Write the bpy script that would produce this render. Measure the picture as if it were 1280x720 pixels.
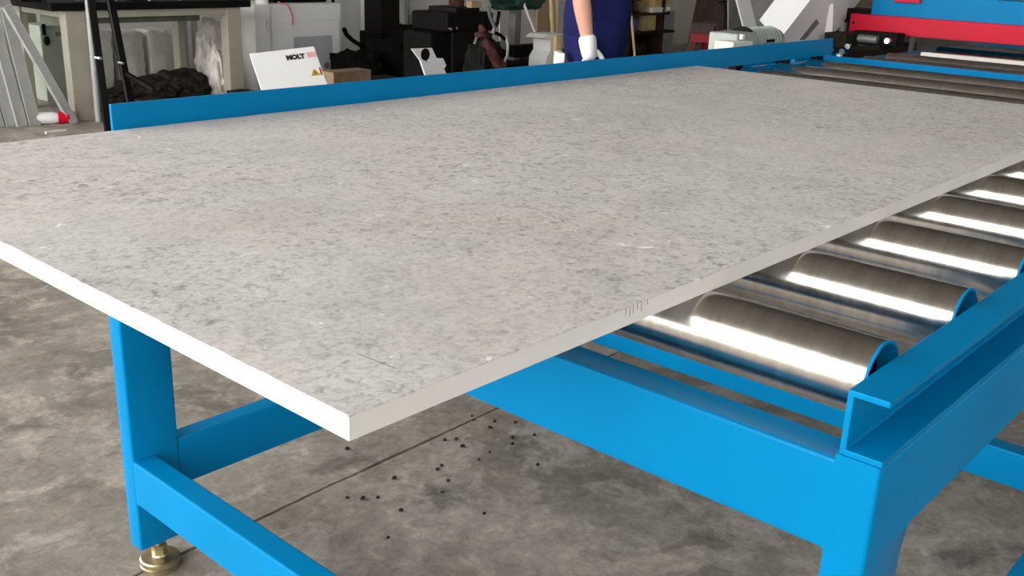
import bpy, bmesh, math, random
from mathutils import Vector, Matrix, noise

random.seed(7)
for o in list(bpy.data.objects):
    bpy.data.objects.remove(o)
scene = bpy.context.scene
COL = scene.collection
H = 0.965                                   # height of the slab's top face above the floor

# ------------------------------------------------------------------ camera
CAM = Vector((-0.44462, -0.55284, 0.34829 + H))
RT = Vector((0.66827577, -0.74306554, 0.03551198)).normalized()
FW = Vector((0.71133383, 0.6243076, -0.3228687)).normalized()
UP = RT.cross(FW).normalized()
FPX = 1251.54
cam = bpy.data.cameras.new('camera')
cam.sensor_width = 36.0
cam.lens = FPX * 36.0 / 1280.0
cam.clip_start = 0.02
camo = bpy.data.objects.new('camera', cam)
COL.objects.link(camo)
camo.matrix_world = Matrix(((RT.x, UP.x, -FW.x, CAM.x), (RT.y, UP.y, -FW.y, CAM.y),
                            (RT.z, UP.z, -FW.z, CAM.z), (0, 0, 0, 1)))
scene.camera = camo

# ------------------------------------------------------------------ sky and exposure
world = bpy.data.worlds.new('overcast_sky')
scene.world = world
world.use_nodes = True
bg = world.node_tree.nodes['Background']
bg.inputs['Color'].default_value = (1.0, 0.985, 0.965, 1)
bg.inputs['Strength'].default_value = 6.4
scene.view_settings.view_transform = 'Standard'
scene.view_settings.look = 'None'
scene.view_settings.gamma = 1.0
scene.view_settings.use_curve_mapping = False
scene.view_settings.exposure = 0.0


# ------------------------------------------------------------------ pixel helpers
def ray(px, py):
    return (FW * FPX + RT * (px - 640) - UP * (py - 360)).normalized()


def U(px, py, x=None, y=None, z=None):
    """pixel -> point on the plane x=, y= or z= (metres, floor z = 0)"""
    d = ray(px, py)
    if x is not None:
        t = (x - CAM.x) / d.x
    elif y is not None:
        t = (y - CAM.y) / d.y
    else:
        t = (z - CAM.z) / d.z
    return CAM + d * t


# ------------------------------------------------------------------ materials
def new_mat(name):
    m = bpy.data.materials.new(name)
    m.use_nodes = True
    nt = m.node_tree
    b = nt.nodes['Principled BSDF']
    return m, nt, b


def ramp(nt, fac, stops, interp='LINEAR'):
    r = nt.nodes.new('ShaderNodeValToRGB')
    r.color_ramp.interpolation = interp
    e = r.color_ramp.elements
    while len(e) < len(stops):
        e.new(0.5)
    for i, (p, c) in enumerate(stops):
        e[i].position = p
        e[i].color = (*c, 1) if len(c) == 3 else c
    nt.links.new(fac, r.inputs['Fac'])
    return r.outputs['Color']


def coords(nt, scale=(1, 1, 1), loc=(0, 0, 0)):
    tc = nt.nodes.new('ShaderNodeTexCoord')
    mp = nt.nodes.new('ShaderNodeMapping')
    mp.inputs['Scale'].default_value = scale
    mp.inputs['Location'].default_value = loc
    nt.links.new(tc.outputs['Object'], mp.inputs['Vector'])
    return mp.outputs['Vector']


def noise_tex(nt, vec, scale, detail=4, rough=0.55, dist=0.0):
    n = nt.nodes.new('ShaderNodeTexNoise')
    n.inputs['Scale'].default_value = scale
    n.inputs['Detail'].default_value = detail
    n.inputs['Roughness'].default_value = rough
    n.inputs['Distortion'].default_value = dist
    nt.links.new(vec, n.inputs['Vector'])
    return n.outputs['Fac']


def mix(nt, fac, a, b, mode='MIX'):
    m = nt.nodes.new('ShaderNodeMix')
    m.data_type = 'RGBA'
    m.blend_type = mode
    for sock, v in ((m.inputs[0], fac), (m.inputs[6], a), (m.inputs[7], b)):
        if isinstance(v, (int, float)):
            sock.default_value = v
        elif isinstance(v, tuple):
            sock.default_value = (*v, 1)
        else:
            nt.links.new(v, sock)
    return m.outputs[2]


def bump(nt, b, fac, strength, dist):
    n = nt.nodes.new('ShaderNodeBump')
    n.inputs['Strength'].default_value = strength
    n.inputs['Distance'].default_value = dist
    nt.links.new(fac, n.inputs['Height'])
    nt.links.new(n.outputs['Normal'], b.inputs['Normal'])


def simple(name, col, rough=0.5, metal=0.0, var=0.15, scale=6.0, coat=0.0, spec=0.5, bumpk=0.0):
    m, nt, b = new_mat(name)
    v = coords(nt)
    f = noise_tex(nt, v, scale, 5, 0.6)
    lo = tuple(max(0, c * (1 - var)) for c in col)
    hi = tuple(min(1, c * (1 + var)) for c in col)
    nt.links.new(ramp(nt, f, [(0.3, lo), (0.7, hi)]), b.inputs['Base Color'])
    b.inputs['Roughness'].default_value = rough
    b.inputs['Metallic'].default_value = metal
    b.inputs['Specular IOR Level'].default_value = spec
    b.inputs['Coat Weight'].default_value = coat
    b.inputs['Coat Roughness'].default_value = 0.15
    if bumpk:
        bump(nt, b, noise_tex(nt, v, scale * 8, 4), bumpk, 0.002)
    return m


def make_paint():
    m, nt, b = new_mat('blue_enamel')
    v = coords(nt)
    f = noise_tex(nt, v, 5, 4)
    nt.links.new(ramp(nt, f, [(0.3, (0.0, 0.170, 0.385)), (0.7, (0.0, 0.192, 0.43))]), b.inputs['Base Color'])
    b.inputs['Roughness'].default_value = 0.3
    b.inputs['Specular IOR Level'].default_value = 0.08
    bump(nt, b, noise_tex(nt, v, 90, 3), 0.06, 0.002)
    return m


def make_steel():
    m, nt, b = new_mat('zinc_plated_roller_steel')
    v = coords(nt, (1, 5, 1))
    f = noise_tex(nt, v, 14, 5, 0.6)
    nt.links.new(ramp(nt, f, [(0.3, (0.50, 0.47, 0.43)), (0.7, (0.68, 0.66, 0.62))]), b.inputs['Base Color'])
    b.inputs['Metallic'].default_value = 1.0
    r = nt.nodes.new('ShaderNodeMapRange')
    r.inputs['To Min'].default_value = 0.13
    r.inputs['To Max'].default_value = 0.27
    nt.links.new(noise_tex(nt, v, 9, 4), r.inputs['Value'])
    nt.links.new(r.outputs['Result'], b.inputs['Roughness'])
    return m


def make_slab_top():
    m, nt, b = new_mat('grey_slab_face')
    v = coords(nt)
    big = noise_tex(nt, v, 1.7, 4, 0.6, 0.4)
    col = ramp(nt, big, [(0.30, (0.575, 0.545, 0.525)), (0.5, (0.61, 0.60, 0.58)), (0.70, (0.65, 0.61, 0.59))])
    mid = noise_tex(nt, v, 9, 6, 0.68, 0.5)
    col = mix(nt, 0.9, col, ramp(nt, mid, [(0.30, (0.84, 0.84, 0.85)), (0.5, (0.99, 0.99, 0.99)), (0.72, (1.05, 1.05, 1.04))]), 'MULTIPLY')
    mask = noise_tex(nt, coords(nt, loc=(3, 1, 0)), 2.3, 4, 0.6)
    fl = noise_tex(nt, coords(nt, (1, 1, 1), (7, 2, 0)), 72, 6, 0.72, 0.45)
    fl2 = ramp(nt, fl, [(0.34, (0.44, 0.44, 0.44)), (0.485, (1, 1, 1)), (0.60, (1, 1, 1)), (0.70, (1.12, 1.12, 1.11))])
    col = mix(nt, ramp(nt, mask, [(0.34, (0.25, 0.25, 0.25)), (0.58, (1, 1, 1))]), col, mix(nt, 1.0, col, fl2, 'MULTIPLY'))
    fine = noise_tex(nt, coords(nt, loc=(2, 6, 0)), 130, 4, 0.7, 0.3)
    col = mix(nt, 0.8, col, ramp(nt, fine, [(0.32, (0.68, 0.68, 0.68)), (0.5, (1, 1, 1)), (0.7, (1.08, 1.08, 1.08))]), 'MULTIPLY')
    warm = noise_tex(nt, coords(nt, loc=(5, 8, 0)), 1.1, 3)
    col = mix(nt, ramp(nt, warm, [(0.45, (0, 0, 0)), (0.7, (0.5, 0.5, 0.5))]), col, mix(nt, 1.0, col, (1.0, 0.93, 0.90), 'MULTIPLY'))
    wh = noise_tex(nt, coords(nt, loc=(1, 9, 0)), 26, 4, 0.6, 0.8)
    col = mix(nt, ramp(nt, wh, [(0.67, (0, 0, 0)), (0.72, (1, 1, 1))]), col, (0.84, 0.83, 0.80))
    nt.links.new(col, b.inputs['Base Color'])
    b.inputs['Roughness'].default_value = 0.62
    b.inputs['Specular IOR Level'].default_value = 0.25
    bump(nt, b, fl, 0.22, 0.003)
    return m


def make_slab_edge():
    m, nt, b = new_mat('cream_cut_edge')
    v = coords(nt)
    f = noise_tex(nt, v, 7, 5, 0.6)
    col = ramp(nt, f, [(0.3, (0.68, 0.645, 0.605)), (0.7, (0.75, 0.72, 0.68))])
    chips = noise_tex(nt, coords(nt, (1, 1, 2.5)), 30, 5, 0.7)
    col = mix(nt, ramp(nt, chips, [(0.68, (0, 0, 0)), (0.74, (1, 1, 1))]), col, (0.42, 0.37, 0.33))
    nt.links.new(col, b.inputs['Base Color'])
    b.inputs['Roughness'].default_value = 0.75
    b.inputs['Specular IOR Level'].default_value = 0.2
    return m


def make_concrete():
    m, nt, b = new_mat('worn_concrete')
    v = coords(nt)
    big = noise_tex(nt, v, 0.9, 6, 0.62, 0.6)
    col = ramp(nt, big, [(0.30, (0.13, 0.112, 0.09)), (0.46, (0.22, 0.193, 0.16)), (0.56, (0.31, 0.278, 0.24)), (0.72, (0.42, 0.38, 0.335))])
    pat = noise_tex(nt, coords(nt, loc=(4, 3, 0)), 5.5, 6, 0.65, 0.7)
    col = mix(nt, ramp(nt, pat, [(0.52, (0, 0, 0)), (0.57, (0.55, 0.55, 0.55)), (0.75, (0.8, 0.8, 0.8))]), col, (0.40, 0.36, 0.31))
    dk = noise_tex(nt, coords(nt, loc=(9, 5, 0)), 3.1, 6, 0.7, 0.5)
    col = mix(nt, ramp(nt, dk, [(0.30, (0.8, 0.8, 0.8)), (0.42, (0, 0, 0))]), col, (0.10, 0.09, 0.075))
    fine = noise_tex(nt, v, 60, 6, 0.7)
    col = mix(nt, 0.7, col, ramp(nt, fine, [(0.3, (0.72, 0.72, 0.72)), (0.7, (1.2, 1.2, 1.2))]), 'MULTIPLY')
    mot = noise_tex(nt, coords(nt, loc=(2, 7, 0)), 15, 7, 0.75, 0.8)
    col = mix(nt, 0.9, col, ramp(nt, mot, [(0.30, (0.62, 0.61, 0.60)), (0.48, (0.95, 0.95, 0.95)), (0.56, (1.08, 1.07, 1.06)), (0.68, (1.55, 1.50, 1.44))]), 'MULTIPLY')
    nt.links.new(col, b.inputs['Base Color'])
    r = nt.nodes.new('ShaderNodeMapRange')
    r.inputs['To Min'].default_value = 0.45
    r.inputs['To Max'].default_value = 0.8
    nt.links.new(pat, r.inputs['Value'])
    nt.links.new(r.outputs['Result'], b.inputs['Roughness'])
    b.inputs['Specular IOR Level'].default_value = 0.3
    bump(nt, b, fine, 0.25, 0.003)
    return m


M = {
    'blue': make_paint(), 'steel': make_steel(), 'top': make_slab_top(), 'edge': make_slab_edge(), 'concrete': make_concrete(),
    'gold': simple('yellow_zinc', (0.52, 0.45, 0.29), 0.35, 1.0, 0.2, 30),
    'bolt': simple('bright_bolt', (0.80, 0.80, 0.78), 0.2, 1.0, 0.1, 30),
    'red': simple('red_enamel', (0.52, 0.003, 0.026), 0.4, 0, 0.1, 4, spec=0.2),
    'white': simple('white_powder_coat', (0.80, 0.80, 0.785), 0.45, 0, 0.04, 3),
    'offwhite': simple('offwhite_paint', (0.70, 0.67, 0.62), 0.55, 0, 0.08, 3),
    'palebar': simple('galvanised_pale', (0.38, 0.39, 0.375), 0.5, 0.2, 0.12, 9),
    'beige': simple('beige_enamel', (0.36, 0.34, 0.27), 0.5, 0, 0.1, 5),
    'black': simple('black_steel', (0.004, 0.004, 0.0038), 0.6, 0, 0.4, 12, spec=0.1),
    'rubber': simple('black_rubber', (0.003, 0.003, 0.003), 0.85, 0, 0.3, 20, spec=0.06),
    'darkgrey': simple('dark_grey_cast', (0.008, 0.008, 0.0065), 0.65, 0, 0.4, 9, spec=0.1),
    'charcoal': simple('charcoal_scrap', (0.020, 0.016, 0.012), 0.75, 0, 0.7, 10, spec=0.15),
    'midgrey': simple('mid_grey_steel', (0.20, 0.20, 0.19), 0.45, 0.4, 0.25, 9),
    'olive': simple('olive_grey', (0.16, 0.17, 0.12), 0.6, 0, 0.3, 5),
    'palegreen': simple('pale_green_enamel', (0.36, 0.41, 0.33), 0.55, 0, 0.15, 4),
    'motor': simple('grey_green_motor', (0.30, 0.335, 0.30), 0.45, 0.1, 0.12, 12),
    'tag': simple('cream_tag', (0.66, 0.66, 0.52), 0.5, 0, 0.08, 20),
    'sack': simple('white_woven_sack', (0.62, 0.60, 0.56), 0.8, 0, 0.12, 8, bumpk=0.3),
    'film': simple('cloudy_film', (0.55, 0.51, 0.47), 0.35, 0, 0.25, 9),
    'wood': simple('brown_wood', (0.20, 0.135, 0.075), 0.6, 0, 0.3, 12),
    'darkwood': simple('dark_wood', (0.025, 0.013, 0.009), 0.65, 0, 0.4, 12, spec=0.15),
    'cardboard': simple('tan_cardboard', (0.36, 0.25, 0.14), 0.8, 0, 0.15, 9),
    'board': simple('brown_board', (0.17, 0.125, 0.085), 0.7, 0, 0.2, 3),
    'bamboo': simple('bamboo', (0.62, 0.47, 0.25), 0.5, 0, 0.15, 12),
    'yellow': simple('olive_yellow', (0.40, 0.32, 0.12), 0.6, 0, 0.2, 12),
    'stoolred': simple('red_plastic', (0.34, 0.030, 0.045), 0.4, 0, 0.15, 6),
    'stooldark': simple('dark_brown_plastic', (0.075, 0.04, 0.035), 0.5, 0, 0.2, 6),
    'rust': simple('rusty_red', (0.075, 0.026, 0.022), 0.8, 0, 0.95, 13, spec=0.15),
    'pinkhose': simple('pink_cable', (0.60, 0.20, 0.22), 0.5, 0, 0.1, 8),
    'green': simple('dark_green_cloth', (0.006, 0.04, 0.026), 0.85, 0, 0.4, 14),
    'navy': simple('navy_cloth', (0.012, 0.013, 0.075), 0.9, 0, 0.15, 25, spec=0.1),
    'skin': simple('skin', (0.62, 0.32, 0.22), 0.5, 0, 0.08, 10),
    'hair': simple('dark_hair', (0.012, 0.010, 0.009), 0.6, 0, 0.3, 40),
    'glove': simple('white_knit', (0.85, 0.84, 0.82), 0.9, 0, 0.04, 60, bumpk=0.2),
    'bluecap': simple('blue_plastic', (0.03, 0.06, 0.28), 0.5, 0, 0.15, 9),
    'steelblue': simple('dull_blue_plastic', (0.04, 0.10, 0.19), 0.5, 0, 0.2, 9),
    'glass': simple('grey_glass', (0.42, 0.46, 0.47), 0.15, 0, 0.08, 3),
    'ink': simple('black_print', (0.012, 0.012, 0.012), 0.5, 0, 0.1, 20),
    'pinkprint': simple('faint_pink_print', (0.74, 0.40, 0.40), 0.5, 0, 0.06, 20),
    'warn': simple('warning_yellow', (0.52, 0.36, 0.015), 0.5, 0, 0.08, 20),
    'redprint': simple('red_print', (0.30, 0.02, 0.03), 0.5, 0, 0.1, 20),
    'wall': simple('limewashed_wall', (0.66, 0.655, 0.625), 0.8, 0, 0.12, 1.3),
    'wallfront': simple('grey_wall_sheet', (0.34, 0.34, 0.33), 0.7, 0, 0.15, 1.5),
    'ceiling': simple('roof_sheet', (0.30, 0.29, 0.27), 0.7, 0, 0.12, 1.5),
    'ground': simple('outdoor_ground', (0.42, 0.40, 0.37), 0.8, 0, 0.15, 0.6),
    'crumb': simple('black_crumb', (0.012, 0.011, 0.010), 0.7, 0, 0.3, 60),
}


# ------------------------------------------------------------------ mesh helpers
def link(o, parent=None):
    COL.objects.link(o)
    if parent is not None:
        o.parent = parent
    return o


def origin_of(o):
    v = Vector((0, 0, 0))
    while o is not None:
        v += o.location
        o = o.parent
    return v


def obj(name, bm, mat, parent=None, smooth=False, loc=None, mats=None):
    """bmesh in world metres -> one mesh object; children keep the root's origin unless loc is given"""
    base = origin_of(parent) if parent is not None else Vector((0, 0, 0))
    l = Vector(loc) if loc is not None else (base if parent is not None else None)
    if l is None:
        xs = [v.co for v in bm.verts]
        l = Vector((sum(v.x for v in xs) / len(xs), sum(v.y for v in xs) / len(xs), min(v.z for v in xs)))
    bmesh.ops.translate(bm, verts=bm.verts, vec=-l)
    me = bpy.data.meshes.new(name)
    bmesh.ops.recalc_face_normals(bm, faces=bm.faces)
    bm.to_mesh(me)
    bm.free()
    for mm in (mats or [mat]):
        me.materials.append(mm)
    if smooth:
        for p in me.polygons:
            p.use_smooth = True
        try:
            me.set_sharp_from_angle(angle=math.radians(38))
        except Exception:
            pass
    o = bpy.data.objects.new(name, me)
    link(o, parent)
    o.location = l - base
    return o


def thing(name, label, cat, loc, group=None):
    o = bpy.data.objects.new(name, None)
    link(o)
    o.location = loc
    o.empty_display_size = 0.1
    return tag(o, label, cat, group)


def tag(o, label, cat, group=None):
    o['label'] = label
    o['category'] = cat
    if group:
        o['group'] = group
    return o


def struct(o):
    o['kind'] = 'structure'
    return o


def bx(x0, x1, y0, y1, z0, z1, bev=0.0, bm=None, seg=2, axis=None):
    b = bmesh.new()
    bmesh.ops.create_cube(b, size=1.0)
    for v in b.verts:
        v.co = Vector((x0 + (v.co.x + .5) * (x1 - x0), y0 + (v.co.y + .5) * (y1 - y0), z0 + (v.co.z + .5) * (z1 - z0)))
    if bev:
        ed = list(b.edges)
        if callable(axis):
            ed = [e for e in ed if axis((e.verts[1].co + e.verts[0].co) / 2, (e.verts[1].co - e.verts[0].co).normalized())]
        elif axis is not None:        # round only the edges that run along this axis
            ed = [e for e in ed if abs((e.verts[1].co - e.verts[0].co).normalized()[axis]) > .9]
        bmesh.ops.bevel(b, geom=ed, offset=bev, segments=seg, affect='EDGES', profile=0.5)
    return merge(bm, b)


def merge(bm, b):
    if bm is None:
        return b
    me = bpy.data.meshes.new('tmp')
    b.to_mesh(me)
    b.free()
    bm.from_mesh(me)
    bpy.data.meshes.remove(me)
    return bm


def bar(p, q, w, h, bev=0.0, bm=None, up=Vector((0, 0, 1))):
    """box beam from p to q, w across and h along up"""
    p, q = Vector(p), Vector(q)
    a = (q - p)
    L = a.length
    a.normalize()
    s = a.cross(up)
    if s.length < 1e-4:
        s = a.cross(Vector((0, 1, 0)))
    s.normalize()
    u = s.cross(a)
    b = bx(-.5, .5, -.5, .5, -.5, .5)
    for v in b.verts:
        v.co = (p + q) / 2 + a * v.co.x * L + s * v.co.y * w + u * v.co.z * h
    if bev:
        bmesh.ops.bevel(b, geom=list(b.edges), offset=bev, segments=2, affect='EDGES', profile=0.5)
    return merge(bm, b)


def cyl(p, q, r, n=20, r2=None, bm=None, caps=True):
    p, q = Vector(p), Vector(q)
    a = q - p
    b = bmesh.new()
    bmesh.ops.create_cone(b, cap_ends=caps, segments=n, radius1=r, radius2=r if r2 is None else r2, depth=a.length)
    rot = Vector((0, 0, 1)).rotation_difference(a.normalized()).to_matrix().to_4x4()
    bmesh.ops.transform(b, matrix=Matrix.Translation((p + q) / 2) @ rot, verts=b.verts)
    return merge(bm, b)


def tube(pts, r, n=10, bm=None, closed_ends=True):
    pts = [Vector(p) for p in pts]
    b = bmesh.new()
    rings = []
    prev = None
    for i, p in enumerate(pts):
        t = (pts[min(i + 1, len(pts) - 1)] - pts[max(i - 1, 0)]).normalized()
        ref = prev if prev is not None else (Vector((0, 0, 1)) if abs(t.z) < .9 else Vector((1, 0, 0)))
        s = t.cross(ref).normalized()
        u = s.cross(t).normalized()
        prev = u
        rr = r[i] if isinstance(r, (list, tuple)) else r
        rings.append([b.verts.new(p + (s * math.cos(k * 2 * math.pi / n) + u * math.sin(k * 2 * math.pi / n)) * rr) for k in range(n)])
    for a, c in zip(rings, rings[1:]):
        for k in range(n):
            b.faces.new((a[k], a[(k + 1) % n], c[(k + 1) % n], c[k]))
    if closed_ends:
        b.faces.new(rings[0][::-1])
        b.faces.new(rings[-1])
    return merge(bm, b)


def lathe(prof, c, n=28, bm=None):
    """profile [(r, z)] revolved about the vertical through c"""
    b = bmesh.new()
    c = Vector(c)
    rings = []
    for r, z in prof:
        rings.append([b.verts.new(c + Vector((r * math.cos(k * 2 * math.pi / n), r * math.sin(k * 2 * math.pi / n), z))) for k in range(n)])
    for a, d in zip(rings, rings[1:]):
        for k in range(n):
            b.faces.new((a[k], a[(k + 1) % n], d[(k + 1) % n], d[k]))
    b.faces.new(rings[0][::-1])
    b.faces.new(rings[-1])
    return merge(bm, b)


def prism(poly, d, bm=None, bev=0.0):
    """planar polygon of 3-D points extruded by vector d"""
    b = bmesh.new()
    d = Vector(d)
    A = [b.verts.new(Vector(p)) for p in poly]
    B = [b.verts.new(Vector(p) + d) for p in poly]
    n = len(A)
    b.faces.new(A[::-1])
    b.faces.new(B)
    for k in range(n):
        b.faces.new((A[k], A[(k + 1) % n], B[(k + 1) % n], B[k]))
    bmesh.ops.recalc_face_normals(b, faces=b.faces)
    if bev:
        bmesh.ops.bevel(b, geom=list(b.edges), offset=bev, segments=2, affect='EDGES', profile=0.5)
    return merge(bm, b)


def lump(c, size, seed=0, amp=0.12, freq=2.2, sub=3, flat=True, bm=None, box=0.0):
    """lumpy sack-like body resting on its underside; box>0 squares it up"""
    b = bmesh.new()
    bmesh.ops.create_icosphere(b, subdivisions=sub, radius=1.0)
    c = Vector(c)
    for v in b.verts:
        d = v.co.normalized()
        if box:
            m = max(abs(d.x), abs(d.y), abs(d.z))
            d = d.lerp(d / m, box)
        k = 1 + amp * noise.fractal(v.co * freq + Vector((seed * 3.1, seed * 1.7, seed)), 0.7, 2.0, 4)
        d = d * k
        if flat and d.z < -0.8:
            d.z = -0.8
        v.co = c + Vector((d.x * size[0] / 2, d.y * size[1] / 2, (d.z + 0.8) * size[2] / 1.8))
    return merge(bm, b)


# ================================================================== the setting
def build_setting():
    # saw-cut joint in the slab, from the photograph's line on the ground
    a = U(214, 699, z=0)
    b_ = U(598, 521, z=0)
    d = (b_ - a).normalized()
    nrm = Vector((-d.y, d.x, 0))
    base = obj('floor', bx(-8.0, 20, -7.2, 8.8, -0.2, -0.03), M['charcoal'])
    struct(base)
    X0, X1, Y0, Y1 = -8.0, 20.0, -7.2, 8.8

    def yat(x):
        return a.y + (x - a.x) * d.y / d.x

    def hits():
        xs0, xs1 = X0, X1
        return xs0, xs1
    # joint polyline clipped to the floor rectangle in y
    pts = []
    n = 900
    for i in range(n + 1):
        t = -4.5 + 13.5 * i / n
        p = a + d * t
        if X0 < p.x < X1 and Y0 < p.y < Y1:
            pts.append((p, t))
    wid = lambda t: 0.0045 + 0.003 * noise.noise(Vector((t * 9, 0.3, 0))) + 0.0012 * noise.noise(Vector((t * 40, 4, 0)))
    jit = lambda t: 0.004 * noise.noise(Vector((t * 6, 1.2, 0))) + 0.0015 * noise.noise(Vector((t * 45, 7, 0)))
    up_ = [p + nrm * (jit(t) + max(.0012, wid(t))) for p, t in pts]
    dn_ = [p + nrm * (jit(t) - max(.0012, wid(t))) for p, t in pts]
    # extend to the rectangle border: first point leaves by low y or low x, last by high y or high x
    for side, line in (('hi', up_), ('lo', dn_)):
        p0, p1 = line[0], line[-1]
        poly = [Vector((p.x, p.y, -0.03)) for p in line]
        e0 = 'x' if p0.x - X0 < p0.y - Y0 else 'y'
        e1 = 'x' if X1 - p1.x < Y1 - p1.y else 'y'
        q0 = Vector((X0, p0.y, -.03)) if e0 == 'x' else Vector((p0.x, Y0, -.03))
        q1 = Vector((X1, p1.y, -.03)) if e1 == 'x' else Vector((p1.x, Y1, -.03))
        C00, C10, C11, C01 = Vector((X0, Y0, -.03)), Vector((X1, Y0, -.03)), Vector((X1, Y1, -.03)), Vector((X0, Y1, -.03))
        chain = [q0] + poly + [q1]
        if side == 'hi':
            tail = ([C11] if e1 == 'x' else []) + [C01] + ([C00] if e0 == 'y' else [])
        else:
            tail = ([C11] if e1 == 'y' else []) + [C10] + ([C00] if e0 == 'x' else [])
        s = obj('slab', prism(chain + tail, (0, 0, 0.03)), M['concrete'], base)
    struct(obj('ground', bx(-60, 60, -60, 60, -0.6, -0.25), M['ground']))
    # back wall (open bay left of x = 0.6, widened to light the slab), right wall, front wall with a window band, roof
    w = struct(obj('wall_back', bx(0.6, 20, 8.4, 8.6, 0, 5.2), M['wall']))
    struct(obj('wall_left_light_block', bx(-7.2, -7.0, -7.0, -5.2, 0, 5.2), M['wallfront']))  # unseen wall added to hold daylight off the side faces
    struct(obj('wall_right', bx(18.5, 18.7, -7, 8.4, 0, 5.2), M['wallfront']))
    struct(obj('wall_front', bx(-7, 18.5, -7.2, -7.0, 0, 2.0), M['wallfront']))
    lint = struct(obj('trim_1', bx(-7, 18.5, -7.2, -7.0, 2.7, 5.2), M['wallfront']))
    for i in range(7):
        x = -7 + i * 4.2
        struct(obj('trim_%d' % (i + 2), bx(x, x + .2, -7.2, -7.0, 2.0, 2.7), M['wallfront']))
    struct(obj('ceiling', bx(-4.6, 18.7, -7.2, 8.6, 5.2, 5.35), M['ceiling']))  # unseen roof, stopped short so more daylight reaches the slab


build_setting()


# ================================================================== roller conveyor table
XF = 0.419                 # front face of the table
XE = 3.45                  # its far end
YR0, YR1 = -0.2645, -0.2195
YL0, YL1 = 1.2225, 1.2690
ZB = H - 0.1045            # top of the box frame
ROLL_R, ROLL_X, PITCH = 0.0425, 0.529, 0.2474
YC = (YR0 + YL1) / 2


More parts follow.
